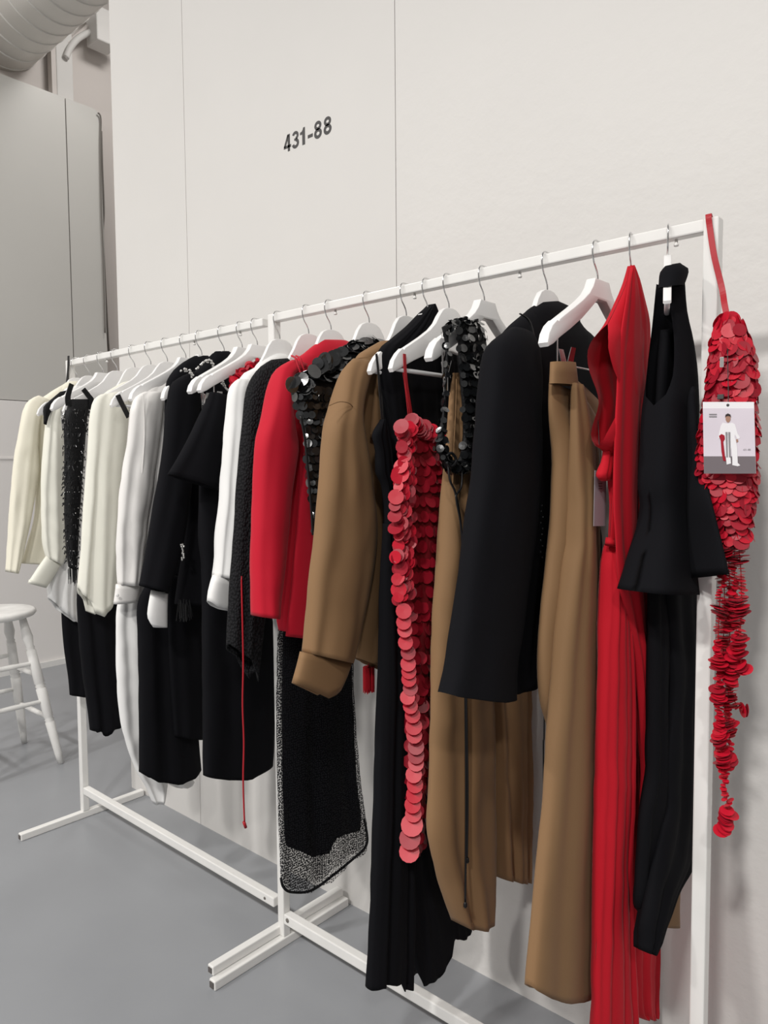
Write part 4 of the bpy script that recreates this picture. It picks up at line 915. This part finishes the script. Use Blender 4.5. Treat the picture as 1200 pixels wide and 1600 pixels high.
# black trousers at the far left
x = HX[1]-.05
g = thing('trousers', 'cropped black trousers, leftmost pair below the ivory shirt', 'trousers', base(x, .7))
loft('leg', x-.02, [(108, 640, 130, 640, .008), (106, 760, 134, 760, .010), (102, 880, 144, 880, .014), (96, 950, 150, 950), (99, 1004, 152, 1004), (106, 1055, 150, 1055), (109, 1086, 146, 1090)], M['black_crepe'], g, t=.022, fold=(1.2, .001, .004, .2), wr=.002, seed=49)
x = HX[4]
g = thing('trousers', 'black tapered trousers hanging below the ivory cape blouse', 'trousers', base(x, .65))
loft('leg', x, [(154, 640, 184, 640, .008), (144, 760, 186, 760, .012), (128, 880, 186, 880, .014), (120, 930, 186, 930, .020), (124, 1000, 186, 1000), (130, 1060, 187, 1060), (137, 1105, 189, 1105), (141, 1138, 193, 1134)], M['black_crepe'], g, t=.026, fold=(1.8, .002, .007, .2), wr=.003, seed=50, hs=.9, e=.7, hl=[(141, 1141), (154, 1141), (158, 1149), (165, 1147), (171, 1138), (193, 1133)])

# ------------------------------------------------------------------ red sequin pouch on the end post
BY = -.305
g = thing('sequin_bag', 'red sequin pouch bag with long fringe, hanging by a strap at the right rack post', 'bag', at_y(1140, 700, BY))
sp = [at_y(1110, 345, RY+.016), at_y(1108, 336, RY), at_y(1107, 337, RY-.016), at_y(1109, 355, RY-.016), at_y(1116, 400, RY-.018), at_y(1128, 450, RY-.02), at_y(1132, 475, BY+.01), at_y(1137, 500, BY)]
MB().ribbon(curve(sp, 6), (.010, 0, 0), .0015).build('strap', M['red_strap'], g)
def loft_y(name, y, rows, m, parent, n=40, seed=0.0):
    rings = []
    P = [(at_y(a, v, y), at_y(b, v, y), t) for a, b, v, t in rows]; R = []
    for i in range(len(P)-1):
        for j in range(8):
            s = j/8; R.append([P[i][c]*(1-s)+P[i+1][c]*s for c in range(3)])
    R.append(P[-1])
    for a, b, t in R:
        C = (a+b)/2; W = (b-a).length/2
        rings.append([C+Vector((W*math.cos(2*PI*j/n), t*math.sin(2*PI*j/n), 0)) for j in range(n)])
    vs = [q for r in rings for q in r]
    fs = [(i*n+j, i*n+(j+1) % n, (i+1)*n+(j+1) % n, (i+1)*n+j) for i in range(len(rings)-1) for j in range(n)] + [tuple(range(n))[::-1], tuple((len(rings)-1)*n+j for j in range(n))]
    return mkobj(name, vs, fs, m, parent), rings
ls, rb = loft_y('pouch', BY, [(1128, 1145, 500, .006), (1122, 1162, 516, .016), (1118, 1170, 545, .021), (1113, 1174, 580, .023), (1108, 1177, 630, .025), (1100, 1177, 680, .026), (1098, 1176, 730, .025), (1108, 1174, 770, .022), (1118, 1170, 810, .018), (1126, 1164, 850, .012)], M['red_core'], g)
it = []
n = len(rb[0]); row = 0; last = None
for i in range(len(rb)):
    if last is not None and (rb[i][0]-last).length < .0085: continue
    last = rb[i][0]; row += 1; ring = rb[i]; C = sum(ring, Vector())/n; per = sum((ring[j]-ring[j-1]).length for j in range(n)); m_ = max(5, int(per/.0125))
    for k in range(m_):
        j = int((k+.5*(row % 2))/m_*n) % n; p = ring[j]; q = p-C
        th = 2*PI*j/n
        if math.sin(th) > .45: continue
        nr = Vector((math.cos(th)*.8, math.sin(th)*1.2, 0)).normalized()
        N = nr+Vector((random.uniform(-.35, .35), random.uniform(-.3, .3), .35+random.uniform(-.3, .3)))
        small = (1130 < 600+FPX*(p-CAM).dot(CR)/(p-CAM).dot(CF) < 1152) and p.z < 1.42
        it.append((disc_matrix(p+nr*random.uniform(.003, .007), N, random.uniform(.0075, .009) if small else random.uniform(.0105, .0145), 0), random.choice(['red_sequin', 'red_sequin_dim', 'red_sequin_dim']), random.random()))
put_discs(g, it, 200)
it = []
strands = [((1130, 850), (1132, 890), (1125, 935), (1122, 1010), (1124, 1090), (1125, 1160), (1134, 1235), (1138, 1270), (1127, 1300)),
           ((1138, 850), (1140, 930), (1140, 1010), (1138, 1080), (1140, 1150), (1137, 1200)),
           ((1154, 850), (1158, 900), (1158, 960), (1155, 1020), (1165, 1050)),
           ((1131, 845), (1132, 950), (1131, 1040), (1150, 1100), (1166, 1110)),
           ((1147, 850), (1148, 920), (1150, 990), (1143, 1050), (1132, 1130), (1132, 1200))]
for si, st in enumerate(strands):
    yy = BY + (-.014, .010, -.004, .014, 0)[si]
    path = curve([at_y(u, v, yy) for u, v in st], 24)
    MB().tube(path, .0008, 5).build('thread', M['red_strap'], g)
    acc = 0; last = path[0]; big_ = True; cnt = 0; tl = Vector((0, 0, 0))
    for i in range(1, len(path)-1):
        acc += (path[i]-path[i-1]).length
        if acc < .0031: continue
        acc = 0
        cnt -= 1
        if cnt <= 0: cnt = random.randint(4, 9); big_ = random.random() < .45; tl = Vector((random.uniform(-.35, .35), random.uniform(-.45, .1), 0))
        tn = (path[i+1]-path[i-1]).normalized()
        end = i > len(path)-14
        r = random.uniform(.0105, .0135) if (big_ or end) else random.uniform(.004, .0075)
        N = -tn + tl + Vector((random.uniform(-.15, .15), random.uniform(-.15, .15), 0)) + (Vector((0, -.5, 0)) if end else Vector())
        off = Vector((random.uniform(-.004, .004), random.uniform(-.004, .004), 0))
        it.append((disc_matrix(path[i]+off, N, r, 0), random.choice(['red_sequin', 'red_sequin_dim', 'red_sequin_dim']), r+random.random()*.004))
put_discs(g, it, 95, 'fringe_sequins')
# photo card on the bag
CY = BY-.045
def cp(u, v, d=0.0): return at_y(u, v, CY-d)
tg = thing('photo_card', 'white swing tag card printed with a figure in white, on the red sequin bag', 'tag', cp(1140, 684))
NV = (0, -1, 0)
MB().slab([cp(1098, 628), cp(1178, 628), cp(1181, 740), cp(1100, 740)], (0, 1, 0), .0012).build('card', M['card'], tg)
MB().slab([cp(1098.3, 638), cp(1178.3, 638), cp(1180.3, 713), cp(1099.5, 713)], NV, .0003).build('print_background', M['card_lilac'], tg)
MB().slab([cp(1099.5, 713), cp(1180.3, 713), cp(1181, 740), cp(1100, 740)], NV, .0003).build('print_floor', M['card_grey'], tg)
def patch(name, pts, m, d): MB().slab([cp(u, v, d) for u, v in pts], NV, .0002).build(name, m, tg)
X0, Y0, SC = 1060, 480, 1/5.714
def z6(pts): return [(X0+a*SC, Y0+b*SC) for a, b in pts]
patch('print_bag', z6([(362, 1150), (385, 1132), (412, 1145), (416, 1180), (400, 1200), (415, 1330), (425, 1375), (400, 1370), (385, 1290), (378, 1190)]), M['red_sequin_dim'], .0009)
patch('print_shirt', z6([(395, 1030), (440, 1040), (480, 1030), (505, 1045), (530, 1130), (552, 1165), (530, 1180), (505, 1140), (505, 1180), (410, 1180), (400, 1135), (370, 1160), (350, 1180), (360, 1140), (378, 1060)]), M['card'], .0005)
patch('print_trousers', z6([(408, 1170), (508, 1170), (525, 1250), (530, 1390), (553, 1412), (530, 1420), (482, 1410), (482, 1350), (470, 1250), (465, 1340), (470, 1395), (432, 1405), (425, 1350), (415, 1270)]), M['card'], .0006)
for xx in (420, 445):
    patch('print_stripe', z6([(xx, 1115), (xx+18, 1115), (xx+22, 1340), (xx+8, 1340)]), M['grey_print'], .0011)
patch('print_face', z6([(421, 975), (442, 962), (466, 975), (466, 1005), (455, 1025), (444, 1030), (432, 1025), (422, 1005)]), M['skin'], .0007)
patch('print_hair', z6([(417, 985), (421, 960), (442, 948), (464, 958), (470, 985), (462, 975), (442, 970), (424, 976)]), M['hair'], .0012)
patch('print_hand', z6([(515, 1180), (530, 1178), (535, 1200), (520, 1210)]), M['skin'], .0008)
for v in (952, 972): patch('print_line', z6([(274, v), (342, v), (342, v+10), (274, v+10)]), M['grey_print'], .0009)
a = cp(X0+578*SC, Y0+1280*SC); 
def card_text(s):
    cu = bpy.data.curves.new('glyph', 'FONT'); cu.body = s; cu.size = 1.0
    t = bpy.data.objects.new('glyph', cu); COL.objects.link(t)
    me = bpy.data.meshes.new_from_object(t.evaluated_get(bpy.context.evaluated_depsgraph_get())); bpy.data.objects.remove(t)
    vs = [v.co.copy() for v in me.vertices]; wd = max(v.x for v in vs)
    b = cp(X0+645*SC, Y0+1280*SC); k = (b.x-a.x)/wd
    mkobj('print_number', [Vector((a.x+v.x*k, CY-.001, a.z+v.y*k)) for v in vs], [tuple(p.vertices) for p in me.polygons], M['grey_print'], tg, False)
card_text('431-88')
MB().lathe(cp(1137.5, 633, -.0005), NV, [(0, .0022), (.0012, .0022), (.0014, .001)], 12).build('eyelet', M['ink'], tg, True)
MB().tube(curve([cp(1137.5, 633), at_y(1138, 610, CY+.006), at_y(1137, 560, BY-.034), at_y(1137, 515, BY-.012)], 6), .0007, 5).build('thread', M['ink'], tg)
o = MB().rbox(at_y(1128, 566, BY-.04), (.006, .004, .017), .001).build('zip_pull', M['pearl'], g)
o = MB().rbox(at_y(1126, 620, BY-.038), (.010, .004, .008), .001).build('security_clip', M['ink'], g)

# ------------------------------------------------------------------ stool
sx, sy = -3.60, -.27
st = thing('bar_stool', 'worn white wooden bar stool with turned legs, at the far left beside the rack', 'stool', (sx, sy, 0))
MB().lathe((sx, sy, .695), (0, 0, 1), [(0, .145), (.006, .165), (.018, .174), (.030, .172), (.036, .160), (.036, .08), (.033, .01)], 40).build('seat', M['stool'], st, True)
feet = {}
def legp(i, z):
    dx, dy = ((1, 1), (-1, 1), (-1, -1), (1, -1))[i]
    s = 1 - z/.70
    return Vector((sx+dx*(.085+.115*s), sy+dy*(.085+.105*s), z))
for i in range(4):
    prof = [(0, .013), (.05, .016), (.20, .021), (.205, .017), (.212, .021), (.219, .017), (.226, .021), (.36, .023), (.365, .018), (.372, .023), (.379, .018), (.386, .023), (.54, .021), (.545, .016), (.552, .020), (.56, .016), (.60, .024), (.64, .019), (.70, .015)]
    pts = [legp(i, z) for z, r in prof]
    MB().tube(pts, [r for z, r in prof], 14).build('leg', M['stool'], st, True)
for za, zb in ((.22, .30), (.42, .48)):
    for i in range(4):
        j = (i+1) % 4; z = za if i % 2 == 0 else zb
        a, b = legp(i, z), legp(j, z)
        MB().tube([a, a.lerp(b, .1), a.lerp(b, .5), a.lerp(b, .9), b], [.008, .010, .0125, .010, .008], 10).build('stretcher', M['stool'], st, True)
